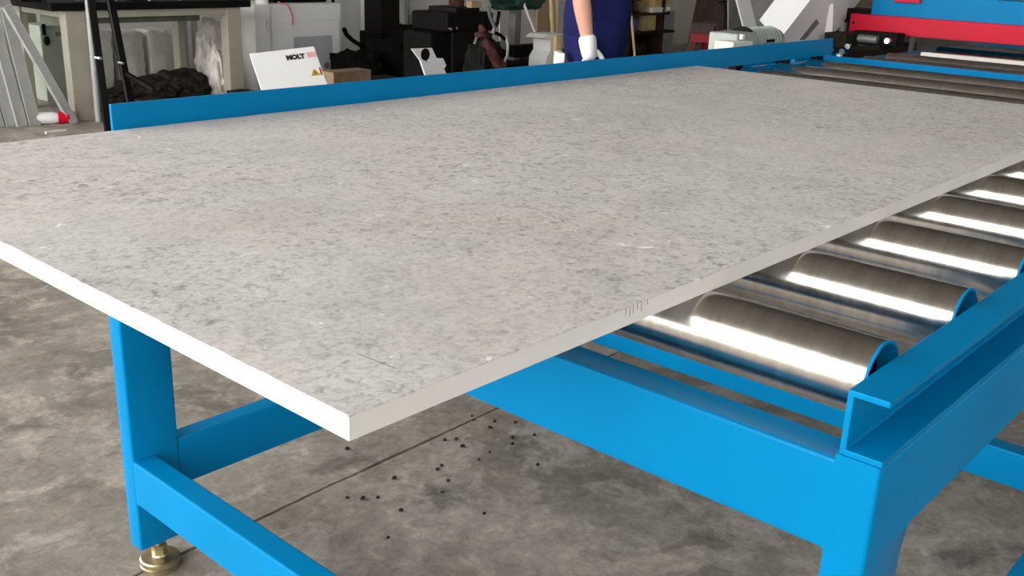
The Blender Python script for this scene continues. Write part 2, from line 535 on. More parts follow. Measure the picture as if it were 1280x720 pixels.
def build_table():
    t = thing('roller_conveyor', 'bright blue steel roller conveyor table carrying the grey slab', 'conveyor', (1.9, YC, 0))
    B = M['blue']
    obj('front_beam', bx(XF, XF + .05, YR1, YL0, H - .2115, H - .111, .004, axis=1), B, t)
    for y0, y1 in ((YR0, YR1), (YL0, YL1)):
        obj('side_beam', bx(XF, XE, y0, y1, H - .2115, ZB, .005, seg=3, axis=lambda m, d, yo=(y0 if y0 < 0 else y1): abs(m.y - yo) < 1e-4 and ((abs(d.x) > .9 and m.z > H - .15) or (abs(d.z) > .9 and m.x < XF + .01))), B, t, True)
        # channel lying on the box beam, open to the outside
        top, th = H - .0364, .0065
        if y0 < 0:
            prof = [(y0, ZB), (y1 - .002, ZB), (y1 - .002, top), (y0 + .002, top), (y0 + .002, top - th), (y1 - .002 - th, top - th), (y1 - .002 - th, ZB + th), (y0, ZB + th)]
        else:
            prof = [(y1, ZB), (y0 + .002, ZB), (y0 + .002, top), (y1 - .002, top), (y1 - .002, top - th), (y0 + .002 + th, top - th), (y0 + .002 + th, ZB + th), (y1, ZB + th)]
        obj('side_channel', prism([(XF + .001, y, z) for y, z in prof], (XE - XF, 0, 0), bev=.0012), B, t)
        for xl in (XF, 1.8136, 3.21):
            leg = obj('leg', bx(xl, xl + .105, y0, y1, .072, H - .2115, .005, seg=3, axis=2), B, t, True)
            # curved gusset in the corner of leg and beam
            if y0 < 0:
                x0, z0, r = xl + .105, H - .2115, .03
                arc = [(x0 + r - r * math.sin(k * math.pi / 12), 0, z0 - r + r * math.cos(k * math.pi / 12)) for k in range(7)]
                poly = [(x0, y0 + .001, z0)] + [(p[0], y0 + .001, p[2]) for p in arc][::1]
                obj('gusset', prism(poly, (0, y1 - y0 - .002, 0)), B, leg)
            cx, cy = xl + .052, (y0 + y1) / 2
            f = obj('levelling_foot', lathe([(.038, 0), (.042, .002), (.042, .010), (.039, .012), (.039, .014), (.042, .016), (.042, .024), (.039, .027), (.016, .029), (.014, .033)], (cx, cy, 0)), M['gold'], t, True)
            obj('stem', cyl((cx, cy, .03), (cx, cy, .074), .007, 14), M['gold'], f, True)
            obj('nut', cyl((cx, cy, .033), (cx, cy, .056), .0165, 6), M['gold'], f)
        ly0, ly1 = y0, y1
        for x0, x1 in ((XF + .105, 1.8136), (1.8136 + .105, 3.21)):
            obj('lower_rail', bx(x0, x1, ly0 + .001, ly1 - .001, .189, .299, .003), B, t)
    for xl in (XF, 1.8136, 3.21):
        obj('stretcher', bx(xl, xl + .05, YR1, YL0, .184 if xl < 1 else .199, .284, .004, axis=1), B, t)
    for xl in (1.83, 3.23):
        obj('cross_beam', bx(xl, xl + .05, YR1, YL0, H - .21, H - .125, .004), B, t)
    obj('end_bar', bx(XE, XE + .02, YR0, YL1, H - .055, H - .0205, .002), B, t)
    # rollers: steel tube, recessed cap blackened for the shade inside it, blue rim, axle
    y0, y1 = -0.2105, 1.210
    zc = H - .0214 - ROLL_R
    n = 40
    b = bmesh.new()
    prof = [(ROLL_R - .0022, y0 + .02), (ROLL_R - .0022, y0 + .0005), (ROLL_R - .0008, y0), (ROLL_R, y0 + .0012), (ROLL_R, y1 - .0012), (ROLL_R - .0008, y1), (ROLL_R - .0022, y1 - .0005), (ROLL_R - .0022, y1 - .02)]
    rings = [[b.verts.new(Vector((r * math.sin(k * 2 * math.pi / n), y, r * math.cos(k * 2 * math.pi / n)))) for k in range(n)] for r, y in prof]
    for a, c in zip(rings, rings[1:]):
        for k in range(n):
            b.faces.new((a[k], a[(k + 1) % n], c[(k + 1) % n], c[k]))
    xs = [ROLL_X + PITCH * k for k in range(12)]
    first = obj('roller', b, M['steel'], t, True, loc=(0, 0, 0))
    me_tube = first.data
    me = None
    kids = []
    for yy, sg, ya in ((y0, 1, YR1 - .004), (y1, -1, YL0 + .004)):
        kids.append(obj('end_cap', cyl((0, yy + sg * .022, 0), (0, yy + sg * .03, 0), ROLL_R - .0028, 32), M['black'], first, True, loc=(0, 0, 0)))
        rim = bmesh.new()
        rr = []
        for r, y in ((ROLL_R - .0026, yy + sg * .02), (ROLL_R - .0026, yy - sg * .0015), (ROLL_R + .0003, yy - sg * .0015), (ROLL_R + .0003, yy + sg * .0015)):
            rr.append([rim.verts.new(Vector((r * math.sin(k * 2 * math.pi / n), y, r * math.cos(k * 2 * math.pi / n)))) for k in range(n)])
        for a, c in zip(rr, rr[1:]):
            for k in range(n):
                rim.faces.new((a[k], a[(k + 1) % n], c[(k + 1) % n], c[k]))
        kids.append(obj('painted_rim', rim, M['blue'], first, True, loc=(0, 0, 0)))
        kids.append(obj('axle', cyl((0, ya, 0), (0, yy + sg * .03, 0), .009, 16), M['darkgrey'], first, True, loc=(0, 0, 0)))
    for i, x in enumerate(xs):
        if i == 0:
            r = first
        else:
            r = first.copy()
            link(r, t)
            for ch in kids:
                c = ch.copy()
                link(c, r)
                c.location = (0, 0, 0)
        r.location = Vector((x, 0, zc)) - t.location
    for ch in kids:
        ch.location = (0, 0, 0)
    # guide fence along the far side
    f = obj('guide_fence', bx(.446, XE + .02, 1.2275, 1.2355, H - .0175, H + .0465, .0012), B, t)
    for x in (.7, 1.4, 2.1, 2.75, 3.1, 3.38):
        obj('fence_spacer', bx(x - .025, x + .025, 1.229, 1.262, H - .0365, H - .0165, .001), M['black'], f)
    obj('end_stud', cyl((XE + .03, 1.20, H - .02), (XE + .03, 1.20, H - .012), .012, 14), M['bolt'], f, True)


build_table()


# ================================================================== the slab
def build_slab():
    L, W, T = 2.4514, 1.22, .02135
    peri = []
    step = .012
    for (ax, ay), (bx_, by) in (((0, 0), (L, 0)), ((L, 0), (L, W)), ((L, W), (0, W)), ((0, W), (0, 0))):
        n = int(math.hypot(bx_ - ax, by - ay) / step)
        for i in range(n):
            peri.append((ax + (bx_ - ax) * i / n, ay + (by - ay) * i / n))
    b = bmesh.new()

    def ins(p, k):
        x, y = p
        return (min(max(x, k), L - k), min(max(y, k), W - k))
    r0, r1, r2 = [], [], []
    for x, y in peri:
        j = noise.noise(Vector((x * 22, y * 22, 1.3))) + .5 * noise.noise(Vector((x * 70, y * 70, 5)))
        k = .0012 + max(0, j) * .0022
        r0.append(b.verts.new((x, y, H - T)))
        r1.append(b.verts.new((x, y, H - .0008 - max(0, j) * .0022)))
        xi, yi = ins((x, y), k)
        r2.append(b.verts.new((xi, yi, H)))
    n = len(peri)
    for k in range(n):
        q = (k + 1) % n
        b.faces.new((r0[k], r0[q], r1[q], r1[k])).material_index = 1
        f = b.faces.new((r1[k], r1[q], r2[q], r2[k]))
        f.material_index = 0
    b.faces.new(r2).material_index = 0
    b.faces.new(r0[::-1]).material_index = 1
    bmesh.ops.remove_doubles(b, verts=b.verts, dist=1e-5)
    o = obj('slab_panel', b, None, mats=[M['top'], M['edge']])
    tag(o, 'large speckled grey slab with pale cream edges lying on the rollers', 'slab')
    for px, k in ((782, .7), (787, 1.0), (791, .8), (796, .6), (801, .9), (808, .5)):
        x = U(px, 392, y=0).x
        obj('saw_mark', bx(x - .00032, x + .00032, -.0003, .0005, H - .001 - .011 * k, H - .001), M['board'], o)
    a, b_ = U(446, 442, z=H), U(496, 461, z=H)
    obj('scratch', bar(a, b_, .0012, .0004), M['midgrey'], o)


build_slab()


# ================================================================== saw beyond the conveyor
def build_saw():
    xr = 4.30
    t = thing('bridge_saw', 'blue cutting machine with a red cross beam over its rollers', 'machine', (4.6, 0.5, 0))
    yl = U(1062, 28, x=xr).y
    zt, zb = U(1170, 24.5, x=xr).z, U(1170, 48, x=xr).z
    red = obj('red_beam', bx(xr, xr + .06, -1.0, yl, zb, zt, .003), M['red'], t)
    for y in (yl - .02,):
        obj('bolt', cyl((xr - .004, y, (zb + zt) / 2), (xr + .002, y, (zb + zt) / 2), .006, 10), M['black'], red)
    yb = U(1090, 10, x=xr + .07).y
    ztop = U(1260, 1, x=xr + .07).z
    bb = obj('gantry_beam', bx(xr + .065, xr + .30, -1.0, yb, zb + .03, ztop, .004), M['blue'], t)
    p = U(1135, 0, x=xr + .06)
    obj('red_bracket', bx(xr + .045, xr + .066, p.y - .06, p.y + .06, p.z - .012, p.z + .06, .002), M['red'], bb)
    # pale rail and machine rollers
    xp = 4.16
    zp = H - .03
    obj('pale_rail', bx(xp - .02, xp + .02, -.25, 1.12, zp - .03, zp, .003), M['offwhite'], t)
    n = 28
    for x in (3.62, 3.86, 4.44, 4.68):
        r = obj('saw_roller', cyl((x, -.2, H - .0214 - ROLL_R), (x, 1.15, H - .0214 - ROLL_R), ROLL_R, n), M['steel'], t, True)
    obj('bed', bx(4.0, 4.13, -.25, 1.15, H - .12, H - .045, .003), M['charcoal'], t)
    # machine base, side cheeks and columns
    for y0, y1 in ((-.40, -.22), (1.17, 1.30)):
        obj('side_frame', bx(3.50, 6.2, y0, y1, H - .26, H - .06, .004), M['blue'], t)
        for x in (3.6, 5.9):
            obj('leg', bx(x, x + .12, y0, y1, 0, H - .258, .003), M['blue'], t)
    for y0, y1 in ((-1.0, -.86), (1.78, 1.88)):
        obj('column', bx(xr + .08, xr + .28, y0, y1, 0, zb + .034, .004), M['blue'], t)
    obj('beam_bracket', bx(xr + .10, xr + .26, yb - .02, 1.87, zb + .033, zb + .10, .003), M['black'], t)
    # clamp assembly under the red beam's end
    yk = lambda px: U(px, 52, x=4.2).y
    zk = lambda py: U(1095, py, x=4.2).z
    c = obj('clamp_block', bx(4.19, 4.28, yk(1122), yk(1066), zk(57), zk(40), .004), M['black'], t)
    obj('cylinder', cyl((4.17, yk(1100), zk(49)), (4.17, yk(1076), zk(49)), .018, 16), M['midgrey'], c, True)
    obj('lever', bar((4.10, yk(1052), zk(66)), (4.12, yk(1112), zk(56)), .03, .022, .003), M['black'], c)
    for px, py in ((1041, 62), (1054, 64), (1061, 58), (1110, 51)):
        q = U(px, py, x=4.10)
        obj('bolt_head', cyl((4.085, q.y, q.z), (4.11, q.y, q.z), .0125, 12), M['bolt'], c, True)
    obj('shim_plate', bx(4.12, 4.27, yk(1066), yk(1046) + .03, zk(66), zk(44), .004), M['charcoal'], t)

    # white sheet-metal guard beside the fence end
    g = thing('blade_guard', 'white folded sheet metal guard standing behind the fence end', 'guard', (3.98, 1.6, 0))
    y = 1.55
    q = lambda px, py, yy: U(px, py, y=yy)
    sl = [q(950, 24, y), q(976, -14, y), q(1022, -14, y), q(975, 50, y), q(960, 70, y + 0.0), q(968, 47, y)]
    def on_plane(px, py, p0, nn):
        d_ = ray(px, py)
        return CAM + d_ * ((p0 - CAM).dot(nn) / d_.dot(nn))
    n1 = Vector((-.62, -.55, .56)).normalized()
    p1 = q(974, 50, 1.50)
    obj('slanted_plate', prism([on_plane(px, py, p1, n1) for px, py in ((950, 24), (985, -22), (1030, -22), (974, 50))], -n1 * .010), M['white'], g)
    y2 = 1.60
    obj('side_sheet', prism([q(962, 62, y2), q(1012, -26, y2), q(1096, -26, y2), q(1038, 48, y2), q(1026, 62, y2)], (0, .010, 0)), M['offwhite'], g)
    y3 = 1.585
    n2 = Vector((-.9, -.42, .1)).normalized()
    p2 = q(1032, 60, y3)
    obj('upright_strip', prism([on_plane(px, py, p2, n2) for px, py in ((1024, 62), (1026, 20), (1030, 9), (1042, 4), (1040, 62))], -n2 * .02, bev=.003), M['white'], g)
    obj('slot', prism([q(1000, 50, y2 - .004), q(1021, 24, y2 - .004), q(1024, 29, y2 - .004), q(1006, 50, y2 - .004)], (0, .003, 0)), M['midgrey'], g)
    a, b_ = q(975, 60, 1.60), q(1030, 60, 1.60)
    obj('pedestal', bx(a.x, b_.x, 1.52, 1.66, 0, a.z + .01, .004), M['blue'], g)

    # grey-green gear motor of the conveyor
    ym = 1.36
    m = thing('gear_motor', 'grey green electric gear motor beside the blue fence', 'motor', (3.3, 1.4, 0))
    P = lambda px, py: U(px, py, y=ym)
    a, c2 = P(905, 50), P(932, 50)
    zt_, zb_ = P(920, 41).z, P(920, 75).z
    obj('gearbox', bx(P(912, 50).x, P(938, 50).x, ym - .03, ym + .09, zb_, zt_, .008), M['motor'], m)
    ca, cb = P(936, 50), P(970, 50)
    body = obj('motor_body', cyl((ca.x, ym + .03, P(950, 53).z), (cb.x, ym + .03, P(950, 53).z), .052, 28), M['motor'], m, True)
    for k in range(9):
        x = ca.x + .03 + k * (cb.x - ca.x - .04) / 9
        obj('fin', cyl((x, ym + .03, P(950, 53).z), (x + .004, ym + .03, P(950, 53).z), .0555, 28), M['motor'], body, True)
    obj('fan_cover', cyl((cb.x - .005, ym + .03, P(950, 53).z), (cb.x + .05, ym + .03, P(950, 53).z), .056, 28, r2=.042), M['motor'], m, True)
    obj('flange', cyl((ca.x - .008, ym + .03, P(950, 53).z), (ca.x + .006, ym + .03, P(950, 53).z), .060, 28), M['black'], m, True)
    obj('rating_plate', bx(P(952, 50).x, P(961, 50).x, ym - .026, ym - .020, P(956, 52).z, P(956, 48.5).z), M['black'], m)
    obj('terminal_box', bx(P(899, 50).x, P(924, 50).x, ym - .06, ym + .02, P(910, 62).z, P(910, 50).z, .006), M['tag'], m)
    obj('plug', cyl((P(913, 44).x, ym - .05, P(913, 44).z - .01), (P(913, 44).x, ym - .05, P(913, 44).z + .008), .012, 14), M['bolt'], m, True)
    obj('motor_bracket', bx(P(905, 50).x, P(965, 50).x, YL1 - .001, ym + .06, zb_ - .012, zb_, .002), M['blue'], m)


build_saw()


# ================================================================== workshop background
def floor_under(px, py, y):
    p = U(px, py, y=y)
    return Vector((p.x, y, 0))


def build_bench():
    yb = 6.60
    P = lambda px, py, y=yb: U(px, py, y=y)
    zt = P(200, 11).z
    xl0, xl1 = P(89, 90).x, P(114, 90).x
    xr0, xr1 = P(286, 60).x, P(303, 60).x
    t = thing('workbench', 'beige steel workbench with a dark cluttered top against the wall', 'workbench', ((xl0 + xr1) / 2, yb + .4, 0))
    B = M['beige']
    for x0, x1 in ((xl0, xl1), (xr0, xr1)):
        for y in (yb, yb + .75):
            obj('leg', bx(x0, x1 if y == yb else x0 + .06, y, y + .10, 0, zt - .002, .004), B, t)
    for y in (yb + .012, yb + .75):
        obj('top_rail', bx(xl1 - .001, xr0 + .001, y, y + .05, zt - .055, zt - .003, .003), B, t)
    for x0, x1 in ((xl0, xl1), (xr0, xr1)):
        obj('end_rail', bx(x0 + .02, x1 - .02, yb + .10, yb + .75, zt - .055, zt - .003, .003), B, t)
    obj('under_shelf', bx(xl1, xr0, yb + .40, yb + .74, zt - .13, zt - .062, .003), M['olive'], t)
    obj('benchtop', bx(P(14, 5).x + .25, xr1 + .08, yb - .03, yb + .90, zt, zt + .055, .004), M['black'], t)
    # dark machine parts and bright bits lying on the bench
    rnd = random.Random(3)
    zz = zt + .055
    mats = ['black', 'darkgrey', 'charcoal', 'midgrey', 'black', 'darkgrey']
    names = [('machined_block', 'block'), ('steel_flange', 'flange'), ('tool_box', 'box')]
    for i in range(12):
        px = 40 + i * 23 + rnd.uniform(-6, 6)
        x = P(px, 5).x + .05
        y = yb + (.14, .34, .56)[i % 3]
        k = i % 3
        if k == 0:
            o = obj('machined_block', bx(x - .07, x + .07, y - .06, y + .06, zz, zz + rnd.uniform(.05, .12), .012), M[mats[i % 6]])
            tag(o, 'dark machined block among the clutter on the beige workbench', 'block', 'dark blocks on the workbench')
        elif k == 1:
            o = obj('steel_flange', lathe([(.07, 0), (.07, .03), (.035, .034), (.035, .075), (.028, .078)], (x, y, zz), 20), M[mats[(i + 3) % 6]], None, True)
            tag(o, 'dark turned steel flange lying on the beige workbench', 'flange', 'steel flanges on the workbench')
        else:
            o = obj('steel_bar', bar((x - .10, y, zz + .021), (x + .10, y + .04, zz + .021), .04, .04, .006), M[mats[(i + 1) % 6]])
            tag(o, 'short dark steel bar lying on the beige workbench', 'bar', 'steel bars on the workbench')
    for px in (146, 190, 228, 240):
        p = P(px, 3)
        o = obj('bright_cap', lathe([(.014, 0), (.016, .008), (.013, .02), (.006, .024)], (p.x, yb + .03, zz), 14), M['bolt'], None, True)
        tag(o, 'small bright metal cap on the front edge of the beige workbench', 'cap', 'bright caps on the workbench')

    # under and around the bench
    yw = yb + 1.0
    p0, p1 = U(52, 60, y=yw), U(88, 60, y=yw)
    g = thing('green_cabinet', 'pale green metal cabinet behind the workbench leg', 'cabinet', ((p0.x + p1.x) / 2, yw, 0))
    ztg = U(60, 32, y=yw).z
    obj('body', bx(p0.x, p1.x, yw, yw + .35, 0, ztg, .006), M['palegreen'], g)
    obj('latch', lump((U(58, 52, y=yw).x, yw - .01, U(58, 56, y=yw).z), (.05, .04, .07), 2, sub=2, flat=False), M['black'], g)
    obj('hinge', bx(U(54, 50, y=yw).x, U(58, 50, y=yw).x, yw - .012, yw + .002, U(55, 44, y=yw).z, U(55, 30, y=yw).z), M['black'], g)
    obj('name_plate', bx(U(70, 50, y=yw).x, U(80, 50, y=yw).x, yw - .006, yw + .002, U(75, 45, y=yw).z, U(75, 40, y=yw).z), M['olive'], g)
    q0, q1 = U(8, 60, y=yw + .4), U(50, 60, y=yw + .4)
    o = obj('olive_panel', bx(q0.x, q1.x, yw + .4, yw + .43, 0, U(20, 12, y=yw + .4).z, .004), M['olive'])
    tag(o, 'tall olive grey panel standing behind the leaning pale bars', 'panel')
    # white sacks
    spec = [(112, 146, 34), (150, 186, 38), (188, 220, 36)]
    lbs = ['white woven sack standing right of the beige bench leg', 'white woven sack between two other sacks behind the workbench', 'white woven sack beside the upright steel angles']
    for i, (a, b_, top) in enumerate(spec):
        ys = yb + 1.02
        xa, xb = U(a, 70, y=ys).x, U(b_, 70, y=ys).x
        h = U((a + b_) / 2, top, y=ys).z
        sx = (xb - xa) * .93
        s_ = obj('white_sack', lump(((xa + xb) / 2, ys + .2, 0), (sx, .36, h), i + 1, .04, 1.6, 4, box=.8), M['sack'], None, True)
        tag(s_, lbs[i], 'sack', 'white sacks behind the workbench')
    # hanging steel angles
    for i, px in enumerate((224, 231, 244)):
        ys = yb + .93
        p = U(px, 50, y=ys)
        o = obj('steel_angle', bar((p.x, ys, 0), (p.x + .01, ys + .02, U(px, 20, y=ys).z), .045, .03, .003), M['palebar' if i else 'olive'])
        tag(o, 'upright narrow steel angle between white sacks and film bundle', 'steel bar', 'upright steel angles behind the workbench')
    # bundle of cloudy film
    for i, (a, b_, top) in enumerate(((250, 290, 26), (264, 284, 60))):
        ys = yb + .66 - .50 * i
        xa, xb = U(a, 70, y=ys).x, U(b_, 70, y=ys).x
        o = obj('film_bundle', lump(((xa + xb) / 2, ys + .05, 0), (xb - xa, .22, U(275, top, y=ys).z), 11 + i, .22, 2.6, 4), M['film'], None, True)
        tag(o, ['tall bundle of crumpled cloudy plastic film under the workbench', 'low bundle of crumpled plastic film by the workbench leg'][i], 'plastic film')
    # dark offcuts on the floor
    rnd = random.Random(5)
    for i in range(6):
        x = U(150 + i * 24, 118, y=6.36).x + .04 * i
        ang = rnd.uniform(-.25, .25)
        d = Vector((math.cos(ang), math.sin(ang), 0)) * .07
        z = .05 + .03 * (i % 2)
        o = obj('dark_offcut', bar(Vector((x, 6.36, z)) - d, Vector((x, 6.36, z)) + d, .10, 2 * z, .004), M['charcoal' if i % 3 else 'black'])
        tag(o, 'dark square offcut on the floor before the scrap heap', 'offcut', 'dark offcuts before the scrap heap')
    b = bmesh.new()
    for i, (px, hh, w) in enumerate(((150, .16, .5), (185, .22, .55), (215, .26, .5), (234, .27, .36))):
        x = U(px, 108, y=6.95).x
        lump((x, 6.97, 0), (w, .44, hh), 21 + i, .2, 3.4, 4, bm=b)
    o = obj('scrap_heap', b, M['charcoal'])
    tag(o, 'heap of dark scrap lying on the floor under the workbench', 'scrap')
    o['kind'] = 'stuff'


build_bench()


def build_left_items():
    # pale flat bars leaning at the left
    yb = 6.45
    spec = [((51, 157), (-6, -40), 15), ((34, 158), (-26, -40), 13), ((19, 158), (-42, -40), 12), ((5, 159), (-58, -40), 12)]
    for i, (b_, t_, w) in enumerate(spec):
        g = U(b_[0] - w / 2, b_[1], z=0)
        y = g.y
        tp = U(t_[0], t_[1], y=y + .05 + .25)
        wd = w / FPX * 6.2
        o = obj('pale_bar', bar(g + Vector((0, 0, .0)), tp, wd, .03, .003, up=Vector((0, -1, .2)).normalized()), M['palebar'])
        tag(o, ['long pale steel bar leaning next to the red capped bottle', 'second long pale leaning bar counted from the red capped bottle', 'third long pale leaning bar counted from the red capped bottle', 'fourth long pale leaning bar counted from the red capped bottle'][i], 'steel bar', 'pale bars leaning left of the workbench')
    g = U(92, 154, z=0)
    tp = U(8, 8, y=g.y + .12)
    o = obj('slanting_bar', bar(g, tp, .055, .04, .003, up=Vector((0, -1, .2)).normalized()), M['palebar'])
    tag(o, 'single pale bar slanting across in front of the workbench leg', 'steel bar')
    # red and white bottle on the floor
    c = U(66, 155, z=0)
    t = thing('spray_bottle', 'white bottle with a red cap lying on the floor', 'bottle', (c.x, c.y, 0))
    r = .042
    a = Vector((c.x - .10, c.y + .05, r))
    b_ = Vector((c.x + .02, c.y, r))
    d = (b_ - a).normalized()
    obj('bottle_body', tube([a, a + d * .01, a + d * .12, a + d * .15], [r * .8, r, r, r * .8], 18), M['white'], t, True)
    obj('red_cap', tube([a + d * .15, a + d * .155, a + d * .22, a + d * .235], [r * .7, r * 1.05, r * .95, r * .5], 18), M['red'], t, True)
    obj('nozzle', cyl(a + d * .22 + Vector((0.01, 0, .025)), a + d * .245 + Vector((.02, 0, .03)), .014, 10), M['bolt'], t, True)
    p, q = U(57, 166, z=.008), U(83, 163, z=.008)
    o = obj('wood_stick', tube([p, (p + q) / 2 + Vector((0, .01, .0)), q], [.010, .012, .008], 8), M['offwhite'], None, True)
    tag(o, 'short pale stick lying on the floor near the bottle', 'stick')
    # black folding frame, two slanting rails with bolts
    yf = 3.2
    t = thing('trestle_stand', 'black steel trestle with two slanting rails behind the fence', 'trestle', (1.6, yf, 0))
    for i, (a, b_) in enumerate((((110, -30), (131, 130)), ((132, -30), (162, 125)))):
        pa, pb = U(*a, y=yf + .1), U(*b_, y=yf)
        d = (pb - pa)
        pf = pa + d * (pa.z / (pa.z - pb.z))
        r = obj('rail', bar(pa, pf + Vector((0, 0, .004)), .022, .022, .002), M['black'], t)
        k = (125, 73) if i == 0 else (153, 79)
        q = U(*k, y=yf + .01)
        obj('bolt', cyl(q + Vector((0, -.004, 0)), q + Vector((0, .03, 0)), .0065 if i == 0 else .005, 10), M['bolt' if i == 0 else 'midgrey'], r, True)
    a, b_ = U(158, 92, y=yf), U(192, 112, y=yf - .1)
    obj('strut', bar(a, b_, .014, .014, .002), M['darkgrey'], t)
    a, b_ = U(116, 30, y=yf + .07), U(142, 30, y=yf + .07)
    a2, b2 = U(133, 150, y=yf), U(168, 150, y=yf)
    obj('rung', bar(a2, b2, .014, .014, .002), M['black'], t)
    # white pipe end next to it
    p, q = U(109, -10, y=6.4), U(121, 125, y=6.5)
    d = q - p
    f = p + d * (p.z / (p.z - q.z))
    o = obj('grey_pipe', tube([p, f], .022, 12), M['palebar'], None, True)
    tag(o, 'thin grey pipe leaning on the workbench edge', 'pipe')


build_left_items()


def text_mesh(s, mat, parent, origin, ax, ay, h, name, offset=.0):
    cu = bpy.data.curves.new('lettering', 'FONT')
    cu.body = s
    cu.size = 1.0
    cu.offset = offset
    cu.extrude = 0.02
    tmp = bpy.data.objects.new('tmp_text', cu)
    COL.objects.link(tmp)
    dg = bpy.context.evaluated_depsgraph_get()
    me = bpy.data.meshes.new_from_object(tmp.evaluated_get(dg))
    bpy.data.objects.remove(tmp)
    nz = ax.cross(ay)
    base = origin_of(parent)
    for v in me.vertices:
        v.co = origin + ax * (v.co.x * h * 1.25) + ay * (v.co.y * h * 1.4) + nz * (v.co.z * .05) - base
    me.materials.clear()
    me.materials.append(mat)
    o = bpy.data.objects.new(name, me)
    link(o, parent)
    return o


def build_white_cabinet():
    y = 7.05
    P = lambda px, py, yy=y: U(px, py, y=yy)
    x0, x1 = P(336, 50).x, P(427, 50).x
    z1, z0 = P(380, 5).z, P(400, 92).z
    t = thing('white_cabinet', 'white steel control cabinet with a grey window on a dark plinth', 'cabinet', ((x0 + x1) / 2, y + .2, 0))
    obj('body', bx(x0, x1, y, y + .45, z0, z1, .006), M['white'], t)
    obj('plinth', bx(x0 + .02, x1 - .02, y + .03, y + .42, 0, z0, .004), M['black'], t)
    d = obj('door', bx(P(340, 50).x, P(424, 50).x, y - .012, y + .002, P(380, 88).z, P(380, 26).z, .004), M['white'], t)
    w = obj('window_pane', bx(P(366, 50).x, P(414, 50).x, y - .017, y - .010, P(390, 90).z, P(390, 45).z, .002), M['glass'], d)
    obj('knob', cyl((P(406, 80).x, y - .03, P(406, 81).z), (P(406, 80).x, y - .016, P(406, 81).z), .03, 16), M['midgrey'], d, True)
    s = obj('side_door', bx(P(317, 50).x, x0 + .002, y - .03, y + .20, P(330, 118).z if P(330, 118).z > .03 else .03, P(325, 6).z, .005), M['white'], t)
    obj('handle', bx(P(329, 50).x, P(332, 50).x, y - .045, y - .029, P(330, 40).z, P(330, 25).z, .003), M['offwhite'], s)
    c = [P(352, 5, y - .02), P(358, 4, y - .03), P(363, 12, y - .035), P(366, 22, y - .025), P(366, 31, y - .018)]
    o = obj('pink_cable', tube([c[0] + Vector((0, .05, .012))] + c, .008, 8), M['pinkhose'], None, True)
    tag(o, 'thin pink cable draped over the top of the white cabinet', 'cable')
    b_ = bx(P(330, 3).x, P(345, 3).x, y + .05, y + .15, z1, z1 + .10, .005)
    tag(obj('white_canister', lathe([(.05, 0), (.055, .01), (.055, .09), (.03, .11), (.03, .14)], ((P(330, 3).x + P(345, 3).x) / 2, y + .12, z1), 18), M['white'], None, True), 'small white canister standing on the white cabinet', 'canister')
    b_.free()
    # dark boxes on the cabinet
    o = obj('black_case', bx(P(356, 3).x, P(424, 3).x, y + .18, y + .40, z1, z1 + .12, .01), M['black'])
    tag(o, 'black case lying on top of the white cabinet', 'case')
    # dark slim post right of the cabinet
    o = obj('black_pole', cyl((P(430, 50).x, y + .15, 0), (P(430, 50).x, y + .15, 1.6), .016, 12), M['black'], None, True)
    tag(o, 'thin black pole beside the white cabinet', 'pole')

    # white printed panel leaning in front
    dep = 5.6
    sc = dep / FPX
    tl = CAM + ray(312, 67) * (dep / ray(312, 67).dot(FW))
    a = (RT * 74 + UP * 17 + FW * 32)
    aw = a.length * sc
    ax = a.normalized()
    b0 = (RT * 24 - UP * 53 - FW * 20)
    b0 = (b0 - ax * b0.dot(ax)).normalized()
    ln = tl.z / -b0.z
    ln = min(ln, (tl.z + aw * ax.z) / -b0.z)
    nz = ax.cross(-b0).normalized()
    t = thing('printed_panel', 'white printed metal panel with black lettering leaning behind the fence', 'panel', (tl.x, tl.y, 0))
    th = .012
    corners = [tl, tl + ax * aw, tl + ax * aw + b0 * ln, tl + b0 * ln]
    sheet = obj('sheet', prism(corners, -nz * th, bev=.002), M['white'], t)
    o3 = tl + nz * .0015
    up2 = -b0
    dn = b0
    text_mesh('MOLT', M['ink'], t, o3 + ax * (aw * .52) + dn * .075, ax, up2, .031, 'lettering', .06)
    for k, wd in ((0.845, .034), (.93, .022)):
        p = o3 + ax * (aw * k) + dn * .075
        obj('faint_print', prism([p, p + ax * wd, p + ax * wd - dn * .036, p - dn * .036], nz * .0006), M['pinkprint'], t)
    p = o3 + ax * (aw * .80) + dn * .205
    sgn = obj('warning_triangle', prism([p, p + ax * .055, p + ax * .0275 - dn * .05], nz * .0006), M['warn'], t)
    p2 = p + ax * .0255 + nz * .0007 - dn * .008
    obj('warning_mark', prism([p2, p2 + ax * .006, p2 + ax * .006 - dn * .022, p2 - dn * .022], nz * .0004), M['ink'], sgn)
    p = o3 + ax * (aw * .955) + dn * .205
    obj('warning_strip', prism([p, p + ax * .009, p + ax * .009 - dn * .052, p - dn * .052], nz * .0006), M['redprint'], t)
    # crate it leans against
    mid = tl + ax * aw * .5 + b0 * (ln * .55) - nz * .02
    cr = thing('black_crate', 'black slatted crate holding up the printed white panel', 'crate', (mid.x, mid.y + .3, 0))
    cz = mid.z - .05
    for yy in (mid.y + .17, mid.y + .55):
        for k in range(4):
            obj('slat', bx(mid.x - .25, mid.x + .35, yy, yy + .02, k * cz / 4 + .01, (k + 1) * cz / 4 - .012, .002), M['black'], cr)
    for xx in (mid.x - .25, mid.x + .31):
        for yy in (mid.y + .19, mid.y + .51):
            obj('corner_post', bx(xx, xx + .04, yy, yy + .04, 0, cz, .002), M['black'], cr)

    # brown block right of it
    yk = 4.6
    a, b_ = U(417, 95, y=yk), U(464, 95, y=yk)
    zt = U(440, 89, y=yk).z
    o = obj('wooden_block', bx(a.x, b_.x, yk, yk + .14, zt - .12, zt, .004), M['wood'])
